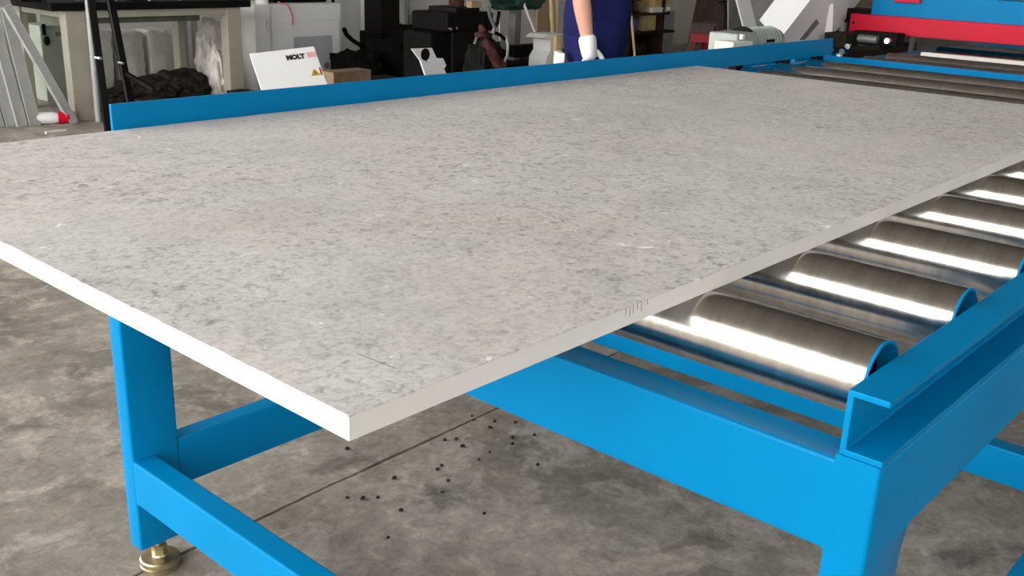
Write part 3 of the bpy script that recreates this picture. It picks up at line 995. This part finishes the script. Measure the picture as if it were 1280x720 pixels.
    tag(o, 'brown wooden block lying on a dark machine bed behind the fence', 'block')
    t = thing('machine_bed', 'low black machine bed carrying the brown wooden block', 'machine bed', ((a.x + b_.x) / 2 + .1, yk + .2, 0))
    obj('bed_top', bx(a.x - .05, b_.x + .55, yk - .03, yk + .5, zt - .18, zt - .12, .004), M['black'], t)
    for xx in (a.x - .02, b_.x + .44):
        for yy in (yk, yk + .4):
            obj('leg', bx(xx, xx + .06, yy, yy + .06, 0, zt - .179, .003), M['black'], t)


build_white_cabinet()


def build_middle():
    W_ = 8.4
    # wall services
    for i, (px, w) in enumerate(((454, .045), (478, .02), (510, .02))):
        p = U(px, 30, y=W_ - .04)
        o = obj('wall_conduit', tube([(p.x, W_ - w - .005, .02), (p.x, W_ - w - .005, 3.2)], w, 12), M['palebar' if i == 0 else 'midgrey'], None, True)
        tag(o, ['wide pale conduit rising on the wall beside the white cabinet', 'thin grey conduit on the wall behind the black column', 'thin grey conduit on the wall right of the black column'][i], 'pipe')
    a, b_ = U(516, 20, y=W_ - .1), U(530, 38, y=W_ - .1)
    t = thing('switch_box', 'small grey switch box fixed to the pale wall', 'switch box', ((a.x + b_.x) / 2, W_ - .05, b_.z))
    obj('box_body', bx(a.x, b_.x, W_ - .1, W_ - .001, b_.z, a.z, .006), M['midgrey'], t)
    obj('box_lid', bx(a.x + .012, b_.x - .012, W_ - .106, W_ - .099, b_.z + .012, a.z - .012, .003), M['olive'], t)
    # black column with flared foot
    y = 7.3
    p0, p1 = U(476, 30, y=y), U(500, 30, y=y)
    cx = (p0.x + p1.x) / 2
    w = p1.x - p0.x
    t = thing('steel_column', 'thick black steel column standing before the pale wall', 'column', (cx, y, 0))
    obj('shaft', bx(cx - w / 2, cx + w / 2, y, y + w, .02, 5.19, .012), M['darkgrey'], t)
    obj('base_plate', bx(cx - w * .9, cx + w * .9, y - w * .4, y + w * 1.4, 0, .021, .004), M['black'], t)
    zt = U(488, 40, y=y).z
    obj('collar', bx(cx - w * .66, cx + w * .62, y - .03, y + w + .03, zt - .25, zt, .01), M['black'], t)
    # dark heap of machines around the column foot
    yq = 6.3
    for i, (a, b_, top, dy) in enumerate(((446, 488, 66, 0), (490, 530, 52, .02), (512, 548, 34, .45))):
        p0, p1 = U(a, 80, y=yq + dy), U(b_, 80, y=yq + dy)
        h = U((a + b_) / 2, top, y=yq + dy).z
        o = obj('covered_machine', lump(((p0.x + p1.x) / 2, yq + dy + .2, 0), (p1.x - p0.x, .5, h), 31 + i, .16, 2.4, 4, box=.5), M['rubber'], None, True)
        tag(o, ['low black covered machine at the foot of the steel column', 'black covered machine right of the steel column', 'tall narrow black covered machine near the switch box'][i], 'machine')
    # black hanging cable
    pts = [U(px, py, y=yy) for px, py, yy in ((430, 36, 7.19), (433, 43, 7.2), (440, 50, 7.22), (453, 58, 7.24), (466, 64, 7.26), (479, 66, 7.29))]
    o = obj('black_cable', tube(pts, .022, 8), M['rubber'], None, True)
    tag(o, 'thick black cable sagging from the white cabinet to the column', 'cable')
    # big dark press
    y = 5.4
    P = lambda px, py, yy=y: U(px, py, y=yy)
    x0, x1 = P(566, 60).x, P(604, 60).x
    t = thing('dark_press', 'large dark grey machine with a black motor head', 'machine', ((x0 + x1) / 2, y + .3, 0))
    obj('body', bx(x0, x1, y, y + .4, 0, P(570, 38).z, .02), M['darkgrey'], t)
    hd = obj('head', bx(P(556, 30).x, P(614, 30).x, y - .03, y + .4, P(570, 40).z, P(570, 16).z, .02), M['black'], t)
    obj('top_cover', bx(P(572, 20).x, P(602, 20).x, y + .02, y + .35, P(580, 17).z, P(580, 10).z, .012), M['darkgrey'], hd)
    obj('jaw', bx(P(540, 60).x, P(566, 60).x - .002, y + .02, y + .35, 0.0, P(535, 42).z, .02), M['black'], t)
    obj('foot_guard', lump((P(596, 85).x, y - .08, 0), (.34, .3, P(600, 74).z), 41, .08, 2, 3, box=.4), M['darkgrey'], t, True)
    for px, py in ((562, 36), (569, 35)):
        q = P(px, py, y - .03)
        obj('knob', cyl((q.x, y - .05, q.z), (q.x, y - .028, q.z), .012, 12), M['bolt'], hd, True)
    obj('handle', tube([P(596, 46, y - .01), P(593, 55, y - .04), P(593, 68, y - .04), P(597, 76, y - .01)], .012, 8), M['palebar'], t, True)
    # parts on top of the press
    o = obj('copper_coil', lathe([(.06, 0), (.065, .01), (.065, .05), (.04, .055), (.04, .07)], (P(592, 10).x, y + .2, P(580, 10).z), 18), M['rust'], None, True)
    tag(o, 'rusty round coil lying on the dark machine head', 'coil')
    o = obj('tan_box', bx(P(587, 20).x, P(600, 20).x, y - .02, y + .04, P(570, 16).z - .0, P(570, 16).z + .05, .004), M['cardboard'])
    o.location.z = P(580, 10).z
    tag(o, 'small tan box lying on the dark machine head', 'box')
    # white notched bracket with a round hole, leaning
    y = 4.3
    P = lambda px, py, yy=y: U(px, py, y=yy)
    out = [(515, 61), (540, 60), (546, 73), (554, 73), (558, 82), (555, 86), (562, 100), (534, 100), (526, 76)]
    poly = [P(px, py) for px, py in out]
    zmin = min(p.z for p in poly)
    t = thing('white_bracket', 'white notched steel bracket with a round hole propped upright', 'bracket', (P(540, 90).x, y, 0))
    d = (P(534, 100) - P(526, 76)).normalized()
    lo1, lo2 = P(562, 100), P(534, 100)
    k1, k2 = lo1.z / -d.z, lo2.z / -d.z
    poly2 = poly[:7] + [lo1 + d * k1, lo2 + d * k2] + poly[8:]
    b = prism(poly2, (0, .015, 0))
    obj('plate', b, M['white'], t)
    c = P(531.5, 68)
    e = P(537, 68)
    rr = (e - c).length
    ring = bmesh.new()
    obj('hole', cyl((c.x, y - .002, c.z), (c.x, y + .001, c.z), rr, 20), M['black'], t)
    c2 = P(533, 76)
    obj('bolt_hole', cyl((c2.x, y - .002, c2.z), (c2.x, y + .001, c2.z), .006, 10), M['midgrey'], t)
    # rusty pump with hoses
    y = 4.9
    P = lambda px, py, yy=y: U(px, py, y=yy)
    t = thing('rusty_pump', 'rusty red brown pump with dark hoses behind the fence', 'pump', (P(618, 70).x, y, 0))
    hh = P(618, 42).z
    obj('casing', lump((P(619, 60).x, y + .1, 0), (P(636, 60).x - P(604, 60).x, .26, hh * .93), 51, .2, 3.2, 4, box=.5), M['darkgrey'], t)
    obj('elbow', tube([P(604, 50, y - .06), P(612, 60, y - .1), P(618, 72, y - .12), P(626, 84, y - .1)], [.03, .04, .04, .05], 12), M['rust'], t, True)
    obj('flange', lathe([(.07, 0), (.07, .03), (.04, .035), (.04, .09)], (P(614, 40).x, y + .08, hh - .03), 18), M['rust'], t, True)
    for k, pts in enumerate((((604, 24), (608, 34), (616, 38), (622, 28), (624, 14)), ((616, 40), (626, 44), (634, 52), (638, 66)), ((610, 8), (613, 22), (618, 34), (616, 42)))):
        obj('hose', tube([P(px, py, y + .03 - .05 * k) for px, py in pts], .014, 8), M['rubber' if k != 2 else 'midgrey'], t, True)
    obj('side_loop', tube([P(632, 46, y - .02), P(635, 56, y - .05), P(634, 70, y - .05), P(630, 78, y - .02)], .012, 8), M['palebar'], t, True)
    # white sheets, post, rod and mechanism
    y = 5.6
    P = lambda px, py, yy=y: U(px, py, y=yy)
    for i, (a, b_, c, d_, y2) in enumerate((((625, 12), (643, 11), (641, 58), (627, 50), 5.9), ((652, 8), (669, 6), (668, 58), (650, 58), 5.95))):
        q = [P(*k, yy=y2) for k in (a, b_, c, d_)]
        q[2] = Vector((q[2].x, y2, 0))
        q[3] = Vector((q[3].x, y2, 0))
        o = obj('white_sheet', prism(q, (0, .012, 0)), M['offwhite'])
        tag(o, ['upright white sheet left of the dark post behind the pump', 'upright white sheet right of the dark post behind the pump'][i], 'sheet')
    t = thing('dark_stand', 'dark machine stand with a thick post and green cloth', 'stand', (P(648, 40).x, y, 0))
    a, b_ = P(643.5, 40), P(651, 40)
    obj('post', bx(a.x, b_.x, y, y + (b_.x - a.x), 0, P(648, -6).z, .004), M['midgrey'], t)
    arm = obj('arm', bx(P(640, 60).x, P(686, 60).x, y - .05, y + .04, P(660, 70).z, P(660, 55).z, .008), M['black'], t)
    obj('carriage', bx(P(667, 60).x, P(684, 60).x, y - .09, y - .02, P(675, 66).z, P(675, 46).z, .006), M['black'], arm)
    obj('tip', bx(P(682, 60).x, P(691, 60).x, y - .07, y - .03, P(685, 62).z, P(685, 57).z, .004), M['black'], arm)
    ring = []
    obj('ring', tube([P(675 + 5 * math.cos(k * math.pi / 6), 66 + 6 * math.sin(k * math.pi / 6), y - .1) for k in range(13)], .008, 8), M['palebar'], arm, True)
    obj('base', bx(P(634, 60).x, P(690, 60).x, y - .15, y + .2, 0, P(660, 74).z, .01), M['darkgrey'], t)
    o = obj('white_rod', tube([P(655, 6, y - .12), P(671, 46, y - .12), ], .012, 10), M['white'], t, True)
    cap = obj('rod_knob', lump(P(655, 5, y - .12) - Vector((0, 0, .02)), (.03, .03, .04), 3, .05, 2, 2, flat=False), M['white'], t, True)
    # green cloth over the post top
    c = P(649, 12, y)
    o = obj('green_cloth', lump((c.x, y + .02, c.z), (P(683, 10).x - P(616, 10).x, .30, .34), 61, .22, 2.6, 4), M['green'], None, True)
    tag(o, 'dark green cloth bundled over the top of the dark post', 'cloth')
    # bamboo poles, wood board and foam block
    y = 6.4
    P = lambda px, py, yy=y: U(px, py, y=yy)
    for i, (px, px2) in enumerate(((688, 691), (695, 696))):
        a, b_ = P(px, -12), P(px2, 45, y - .12)
        d = b_ - a
        f = a + d * (a.z / (a.z - b_.z))
        o = obj('bamboo_pole', tube([a + (f - a) * k / 8 for k in range(9)], [.020, .020, .023, .020, .020, .023, .020, .020, .022], 12), M['bamboo'], None, True)
        tag(o, ['pale bamboo pole leaning close to the tan wooden board', 'pale bamboo pole leaning close to the worker'][i], 'pole', 'bamboo poles behind the worker')
    a, b_ = P(672, 20, 6.9), P(690, 20, 6.9)
    o = obj('wood_board', bx(a.x, b_.x, 6.9, 6.93, 0, 1.5, .003), M['cardboard'])
    tag(o, 'upright tan wooden board behind the bamboo poles', 'board')
    y = 5.2
    P = lambda px, py, yy=y: U(px, py, y=yy)
    a, b_ = P(676, 60), P(702, 60)
    t = thing('foam_block', 'white foam packing block with a notched side behind the worker', 'foam block', ((a.x + b_.x) / 2, y + .1, 0))
    obj('foam', prism([P(678, 48), P(684, 43), P(703, 42), Vector((P(703, 70).x, y, 0)), Vector((P(681, 70).x, y, 0)), P(683, 72), P(688, 64), P(688, 50)], (0, .2, 0)), M['white'], t)
    a, b_ = P(692, 60, y - .02), P(699, 60, y - .02)
    o = obj('tan_post', bx(a.x, b_.x, y - .05, y - .01, 0, P(695, 44, y - .02).z, .003), M['bamboo'])
    tag(o, 'short tan wooden post in front of the white foam block', 'post')


build_middle()


def build_right_background():
    # dark wooden shelf with boxes
    y = 6.6
    P = lambda px, py, yy=y: U(px, py, y=yy)
    x0, x1 = P(786, 40).x, P(833, 40).x
    t = thing('wooden_shelf', 'dark brown wooden shelf unit behind the worker', 'shelf', ((x0 + x1) / 2, y + .2, 0))
    D = M['darkwood']
    z1, z2 = P(810, 39).z, P(810, 16).z
    obj('back_panel', bx(x0, x1, y + .40, y + .42, 0, P(810, -14).z, .002), D, t)
    for x in (x0, P(826, 40).x):
        obj('side_panel', bx(x, x + .06, y, y + .40, 0, P(810, -14).z, .003), D, t)
    obj('shelf_board', bx(x0 - .02, P(840, 40).x, y - .04, y + .40, z1 - .03, z1, .003), D, t)
    obj('shelf_board', bx(x0, x1 + .02, y - .02, y + .40, z2 - .03, z2, .003), D, t)
    obj('shelf_board', bx(x0, x1, y, y + .40, .08, .11, .003), D, t)

    def ctn(a, b_, top, zb, nm, lb, m, dy=0.05, dd=.2):
        xa, xb = P(a, 30).x, P(b_, 30).x
        tt = thing(nm, lb, 'box', ((xa + xb) / 2, y + dy, zb))
        obj('carton', bx(xa, xb, y + dy, y + dy + dd, zb, P((a + b_) / 2, top).z, .006), M[m], tt)
        obj('flap', bx(xa - .004, xa + (xb - xa) * .28, y + dy - .006, y + dy + .002, zb + .02, P((a + b_) / 2, top).z - .01, .003), M['cardboard' if m != 'cardboard' else 'offwhite'], tt)
    ctn(809, 824, 18, z1, 'yellow_carton', 'olive yellow carton on the lower board of the wooden shelf', 'yellow')
    ctn(818, 839, -3, z2 + .06, 'open_carton', 'yellow carton on top of a pale book on the wooden shelf', 'yellow', .02)
    o = obj('pale_book', bx(P(815, 14).x, P(834, 14).x, y, y + .22, z2, z2 + .06, .004), M['offwhite'])
    tag(o, 'pale thick book lying on the upper board of the wooden shelf', 'book')
    o = obj('brown_roll', cyl((P(806, 5).x, y + .02, z2 + .07), (P(808, 5).x, y + .3, z2 + .07), .068, 18), M['wood'], None, True)
    tag(o, 'brown roll lying beside the pale book on the shelf', 'roll')
    o = obj('dark_bag', lump((P(808, 60).x, y + .17, .11), (.30, .26, z1 - .25), 71, .15, 2.2, 3, box=.3), M['charcoal'], None, True)
    tag(o, 'dark crumpled bag on the bottom board of the wooden shelf', 'bag')
    # blue jug and broom in front of the shelf
    o = thing('blue_jug', 'blue plastic jug on the shelf board beside the worker', 'jug', (P(795, 30).x, y + .05, z1))
    c = (P(796, 30).x, y + .06, z1)
    obj('jug_body', lathe([(.05, 0), (.055, .01), (.055, .11), (.03, .15), (.022, .16)], c, 18), M['bluecap'], o, True)
    obj('jug_cap', lathe([(.024, .158), (.026, .162), (.026, .185), (.018, .19)], c, 14), M['bluecap'], o, True)
    y = 5.6
    P = lambda px, py, yy=y: U(px, py, y=yy)
    a, b_ = P(789, 20), P(793, 64, y - .15)
    d = b_ - a
    f = a + d * ((a.z - .16) / (a.z - b_.z))
    t = thing('broom', 'straw broom with a pale handle leaning by the wooden shelf', 'broom', (f.x, f.y, 0))
    obj('handle', tube([a, f], .013, 10), M['bamboo'], t, True)
    obj('bristles', tube([f + Vector((0, 0, .06)), f, f + Vector((0, 0, -.06)), Vector((f.x, f.y, .0))], [.02, .045, .075, .10], 14), M['bamboo'], t, True)
    # grey cupboard edge and white leaning board / pillar
    y = 7.3
    P = lambda px, py, yy=y: U(px, py, y=yy)
    a, b_ = P(828, 40), P(842, 40)
    o = obj('grey_post', bx(a.x, b_.x, y, y + .12, 0, P(835, 14).z, .005), M['palebar'])
    tag(o, 'grey steel post right of the wooden shelf', 'post')
    y = 7.9
    P = lambda px, py, yy=y: U(px, py, y=yy)
    top0, top1, bo0, bo1 = P(839, -20), P(875, -20), P(836, 66), P(857, 66)
    e0 = bo0 + (bo0 - top0) * (bo0.z / (top0.z - bo0.z))
    e1 = bo1 + (bo1 - top1) * (bo1.z / (top1.z - bo1.z))
    o = obj('white_board', prism([top0, top1, e1, e0], (0, .05, 0), bev=.004), M['offwhite'])
    tag(o, 'tall cream white board standing between the shelf and the stools', 'board')
    # brown board behind the stools
    y = 8.2
    P = lambda px, py, yy=y: U(px, py, y=yy)
    a, b_ = P(858, 20), P(915, 20)
    o = obj('brown_sheet', bx(a.x, b_.x, y, y + .02, 0, 1.7, .004), M['board'])
    tag(o, 'large brown board standing behind the stacked stools', 'board')

    # stools: dark one stacked on a red one
    def stool(name, label, c, m, zoff, s=1.0):
        t = thing(name, label, 'stool', (c.x, c.y, zoff))
        h, top, bot = .46, .135 * s, .19 * s
        obj('seat', bx(c.x - top, c.x + top, c.y - top, c.y + top, zoff + h - .03, zoff + h, .010), M[m], t)
        for sx in (-1, 1):
            for sy in (-1, 1):
                a_ = Vector((c.x + sx * (top - .02), c.y + sy * (top - .02), zoff + h - .02))
                b2 = Vector((c.x + sx * (bot - .02), c.y + sy * (bot - .02), zoff))
                poly = []
                w0, w1 = .075, .05
                leg = bmesh.new()
                vs = []
                for P_, w in ((a_, w0), (b2, w1)):
                    for dx, dy in ((0, 0), (-sx * w, 0), (-sx * w, sy * -.012), (-sx * .012, -sy * .012), (-sx * .012, -sy * w), (0, -sy * w)):
                        vs.append(leg.verts.new(P_ + Vector((dx, dy, 0))))
                leg.faces.new(vs[:6])
                leg.faces.new(vs[6:][::-1])
                for k in range(6):
                    leg.faces.new((vs[k], vs[(k + 1) % 6], vs[6 + (k + 1) % 6], vs[6 + k]))
                obj('leg', leg, M[m], t)
        for sx, sy in ((0, -1), (0, 1), (-1, 0), (1, 0)):
            w, d = (top * .92, .008) if sx == 0 else (.008, top * .92)
            obj('apron', bx(c.x + sx * top * 1.03 - w, c.x + sx * top * 1.03 + w, c.y + sy * top * 1.03 - d, c.y + sy * top * 1.03 + d, zoff + h - .12, zoff + h - .025, .003), M[m], t)
        return t
    p = U(889, 27, z=.57)
    c = Vector((p.x, p.y, 0))
    dep = (p - CAM).dot(FW)
    stool('red_stool', 'red plastic stool under a dark stool near the brown board', c, 'stoolred', 0.0, 1.2)
    stool('dark_stool', 'dark brown plastic stool stacked on the red stool', c, 'stooldark', .10, 1.2)

    # blue and black hand pump between stools and motor
    y = 4.2
    P = lambda px, py, yy=y: U(px, py, y=yy)
    c = P(908, 40)
    t = thing('grease_pump', 'dull blue bottle with black pump rod beside the grey sheet', 'pump', (c.x, y, 0))
    zb, zt = 0.0, P(908, 33).z
    obj('bottle', lathe([(.045, 0), (.05, .01), (.05, zt - .1), (.028, zt - .02), (.02, zt)], (c.x, y, 0), 18), M['steelblue'], t, True)
    obj('collar', lathe([(.032, zt - .03), (.034, zt), (.028, zt + .06), (.02, zt + .07)], (c.x, y, 0), 14), M['black'], t, True)
    obj('rod', tube([(c.x, y, zt), P(905, -8)], .012, 8), M['black'], t, True)
    obj('lever', bar(P(898, 3), P(912, 1), .012, .012), M['black'], t)
    # grey and white tall sheets behind the motor
    y = 3.2
    P = lambda px, py, yy=y: U(px, py, y=yy)

    def leaning(nm, lb, pts, yy, m, th=.014):
        q = [P(px, py, yy) for px, py in pts]
        (a, b_, c2, d) = q
        e1 = c2 + (c2 - b_) * (c2.z / (b_.z - c2.z))
        e0 = d + (d - a) * (d.z / (a.z - d.z))
        tag(obj(nm, prism([a, b_, e1, e0], (0, th, 0), bev=.002), M[m]), lb, 'sheet')
    leaning('grey_sheet', 'grey steel sheet standing left of the white strip', [(911, -20), (925, -20), (934, 42), (911, 42)], 3.3, 'midgrey')
    leaning('white_strip', 'narrow white steel strip leaning behind the gear motor', [(916, -20), (933, -20), (948, 42), (932, 42)], 3.2, 'white')
    leaning('pale_grey_sheet', 'pale grey sheet standing between white strip and guard', [(930, -20), (975, -20), (975, 45), (944, 45)], 3.35, 'palebar')
    # dark timber beyond the saw
    a, b_ = U(1040, 20, y=5.0), U(1120, 20, y=5.0)
    t = thing('timber_stack', 'brown timber rack seen past the white guard and red beam', 'rack', ((a.x + b_.x) / 2, 5.2, 0))
    for k in range(6):
        obj('timber', bar((a.x - .3, 5.0 + .02 * k, .12 + k * .24), (b_.x + .5, 5.0 + .02 * k, .12 + k * .24), .30, .20, .01), M['wood' if k % 2 else 'darkwood'], t)
    for x in (a.x - .1, b_.x + .2):
        obj('upright', bx(x, x + .08, 4.78, 4.84, 0, 1.6, .004), M['midgrey'], t)


build_right_background()


# ================================================================== worker
def skin(name, verts, edges, radii, mat, parent, sub=2, root=0):
    me = bpy.data.meshes.new(name)
    base = origin_of(parent)
    me.from_pydata([Vector(v) - base for v in verts], edges, [])
    o = bpy.data.objects.new(name, me)
    COL.objects.link(o)
    md = o.modifiers.new('skin', 'SKIN')
    md.use_smooth_shade = True
    for i, r in enumerate(radii):
        rr = r if isinstance(r, tuple) else (r, r)
        me.skin_vertices[0].data[i].radius = rr
        me.skin_vertices[0].data[i].use_root = False
    roots = root if isinstance(root, (list, tuple)) else [root]
    for k in roots:
        me.skin_vertices[0].data[k].use_root = True
    if sub:
        s = o.modifiers.new('sub', 'SUBSURF')
        s.levels = sub
        s.render_levels = sub
    dg = bpy.context.evaluated_depsgraph_get()
    m2 = bpy.data.meshes.new_from_object(o.evaluated_get(dg))
    bpy.data.objects.remove(o)
    m2.name = name
    m2.materials.clear()
    m2.materials.append(mat)
    for p in m2.polygons:
        p.use_smooth = True
    n = bpy.data.objects.new(name, m2)
    link(n, parent)
    return n


def build_worker():
    gx, gy = 3.318, 2.29
    yaw = math.radians(-46)
    t = thing('person', 'worker in navy work clothes and white gloves standing behind the fence', 'person', (gx, gy, 0))
    ca, sa = math.cos(yaw), math.sin(yaw)

    def W(f, r, z):           # f forward (+x), r to the worker's right (-y)
        x, y = f, -r
        return Vector((gx + x * ca - y * sa, gy + x * sa + y * ca, z))
    # body: pelvis, spine, neck, head; arms; legs
    V, E, Rr = [], [], []

    def v(p, r, link_to=None):
        V.append(p)
        Rr.append(r)
        if link_to is not None:
            E.append((link_to, len(V) - 1))
        return len(V) - 1
    pel = v(W(0, 0, .93), (.13, .115))
    s1 = v(W(.01, 0, 1.10), (.125, .10), pel)
    s2 = v(W(.005, 0, 1.28), (.14, .105), s1)
    s3 = v(W(-.01, 0, 1.40), (.12, .085), s2)
    nk = v(W(.0, 0, 1.47), .055, s3)
    h0 = v(W(.015, 0, 1.53), .062, nk)
    h1 = v(W(.025, 0, 1.60), (.075, .088), h0)
    h2 = v(W(.02, 0, 1.68), (.062, .075), h1)
    wrists = []
    for sd in (1, -1):
        sh = v(W(-.01, .165 * sd, 1.385), .062, s3)
        if sd == 1:
            el = W(-.115, .235, 1.15)
            wr = W(-.070, .25, .935)
        else:
            el = W(-.02, -.22, 1.12)
            wr = W(.03, -.24, .88)
        m = v((V[sh] + el) / 2 + W(-.01, 0, 0) - W(0, 0, 0), .049, sh)
        e = v(el, .042, m)
        fm = v(el.lerp(wr, .35), .043, e)
        w = v(wr, .027, fm)
        dr = (wr - el).normalized()
        pm = v(wr + dr * .05, (.036, .020), w)
        wrists.append((wr, dr, sd, pm))
    for sd in (1, -1):
        hp = v(W(0, .09 * sd, .86), .092, pel)
        kn = W(.015, .10 * sd, .48)
        th = v(V[hp].lerp(kn, .5), .078, hp)
        k = v(kn, .056, th)
        cf = v(W(-.015, .105 * sd, .34), .055, k)
        an = v(W(-.03, .105 * sd, .09), .038, cf)
        tt = v(W(.10, .115 * sd, .035), .034, an)
    body = skin('body', V, E, Rr, M['skin'], t, 2, pel)
    # fingers, one chain each, rooted in the palm
    for wr, dr, sd, pm in wrists:
        fwd = W(1, 0, 0) - W(0, 0, 0)
        out = W(0, sd, 0) - W(0, 0, 0)
        for glove in (True,):
            FV, FE, FR, roots = [], [], [], []

            def c(p, r, l=None):
                FV.append(p)
                FR.append(r)
                if l is not None:
                    FE.append((l, len(FV) - 1))
                return len(FV) - 1
            a = c(wr - dr * .035, .042)
            roots.append(a)
            b = c(wr + dr * .005, .043, a)
            p = c(wr + dr * .05, (.054, .036), b)
            p2 = c(wr + dr * .085, (.052, .032), p)
            for k, (off, ln) in enumerate(((.030, .070), (.010, .080), (-.010, .075), (-.029, .058))):
                s = c(wr + dr * .075 + fwd * off, .0105)
                roots.append(s)
                q1 = c(FV[s] + dr * (ln * .5) - out * .006, .0105, s)
                q2 = c(FV[q1] + dr * (ln * .35) - out * .016, .010, q1)
                c(FV[q2] + dr * (ln * .22) - out * .020, .0085, q2)
            s = c(wr + dr * .035 + fwd * .028, .013)
            roots.append(s)
            q1 = c(FV[s] + dr * .032 + fwd * .024 - out * .008, .0125, s)
            c(FV[q1] + dr * .030 + fwd * .004 - out * .012, .010, q1)
            skin('glove', FV, FE, FR, M['glove'], t, 2, roots)
    # clothes: trousers and short-sleeved jacket over the body
    V, E, Rr = [], [], []
    a = v(W(-.01, 0, 1.10), (.155, .155))
    b = v(W(-.01, 0, .90), (.178, .178), a)
    for sd in (1, -1):
        hp = v(W(-.01, .085 * sd, .82), (.112, .125), b)
        k1 = v(W(.0, .095 * sd, .62), (.095, .105), hp)
        k2 = v(W(.01, .10 * sd, .46), .082, k1)
        k3 = v(W(-.01, .105 * sd, .28), .076, k2)
        v(W(-.02, .105 * sd, .10), .072, k3)
    skin('trousers', V, E, Rr, M['navy'], t, 2, 0)
    V, E, Rr = [], [], []
    a = v(W(-.01, 0, .86), (.185, .185))
    b = v(W(0, 0, 1.10), (.172, .165), a)
    c1 = v(W(0, 0, 1.28), (.178, .135), b)
    d = v(W(-.01, 0, 1.395), (.15, .10), c1)
    v(W(0, 0, 1.445), .068, d)
    for sd in (1, -1):
        s = v(W(-.01, .17 * sd, 1.385), .080, d)
        v(W(-.04, .205 * sd, 1.25), .068, s)
    skin('jacket', V, E, Rr, M['navy'], t, 2, 0)
    # white cloth hanging from the back pocket
    p = W(-.165, .10, .845)
    obj('cloth', prism([W(-.196, .0, .76), W(-.186, .11, .76), W(-.182, .11, .868), W(-.192, .0, .868)], W(.03, 0, 0) - W(0, 0, 0), bev=.004), M['glove'], t)
    # shoes
    for sd in (1, -1):
        obj('shoe', lump(W(.045, .11 * sd, 0), (.28, .105, .10), 81 + sd, .04, 1.5, 3, box=.35), M['rubber'], t, True)
    # face and hair
    hc = W(.02, 0, 1.62)
    hair = bmesh.new()
    bmesh.ops.create_icosphere(hair, subdivisions=3, radius=1)
    kill = []
    for vv in hair.verts:
        d = vv.co
        if d.z < -.15 and d.x > -.2 or d.x > .55 and d.z < .45:
            kill.append(vv)
    bmesh.ops.delete(hair, geom=kill, context='VERTS')
    for vv in hair.verts:
        vv.co = W(.012 + vv.co.x * .105, vv.co.y * .086, 1.63 + vv.co.z * .105)
    obj('hair', hair, M['hair'], t, True)
    for sd in (1, -1):
        obj('eye', lump(W(.103, .032 * sd, 1.605), (.014, .024, .014), 5, 0, 1, 2, flat=False), M['ink'], t, True)
        obj('ear', lump(W(.01, .083 * sd, 1.575), (.045, .02, .06), 6, .05, 2, 2, flat=False), M['skin'], t, True)
    obj('nose', lump(W(.115, 0, 1.565), (.035, .03, .045), 7, 0, 1, 2, flat=False), M['skin'], t, True)
    obj('mouth', lump(W(.100, 0, 1.535), (.016, .05, .012), 8, 0, 1, 2, flat=False), M['redprint'], t, True)


build_worker()


# ================================================================== crumbs on the floor
def build_crumbs():
    pts = [(434, 623), (453, 624), (472, 623), (493, 599), (485, 673), (560, 602), (547, 588), (552, 583), (553, 616), (501, 639), (578, 559), (570, 550), (556, 551),
           (598, 575), (612, 566), (592, 526), (618, 528), (644, 529), (612, 535), (668, 545), (605, 643), (640, 556), (672, 582), (692, 539), (640, 548), (434, 562), (590, 521)]
    rnd = random.Random(11)
    for px, py in pts:
        p = U(px, py, z=0)
        s = rnd.uniform(.007, .013)
        o = obj('rubber_crumb', lump((p.x, p.y, 0), (s * 1.3, s, s * .8), rnd.randint(0, 99), .3, 2, 1), M['crumb'])
        tag(o, 'tiny black crumb on the concrete floor under the slab', 'crumb', 'black crumbs on the floor')


build_crumbs()
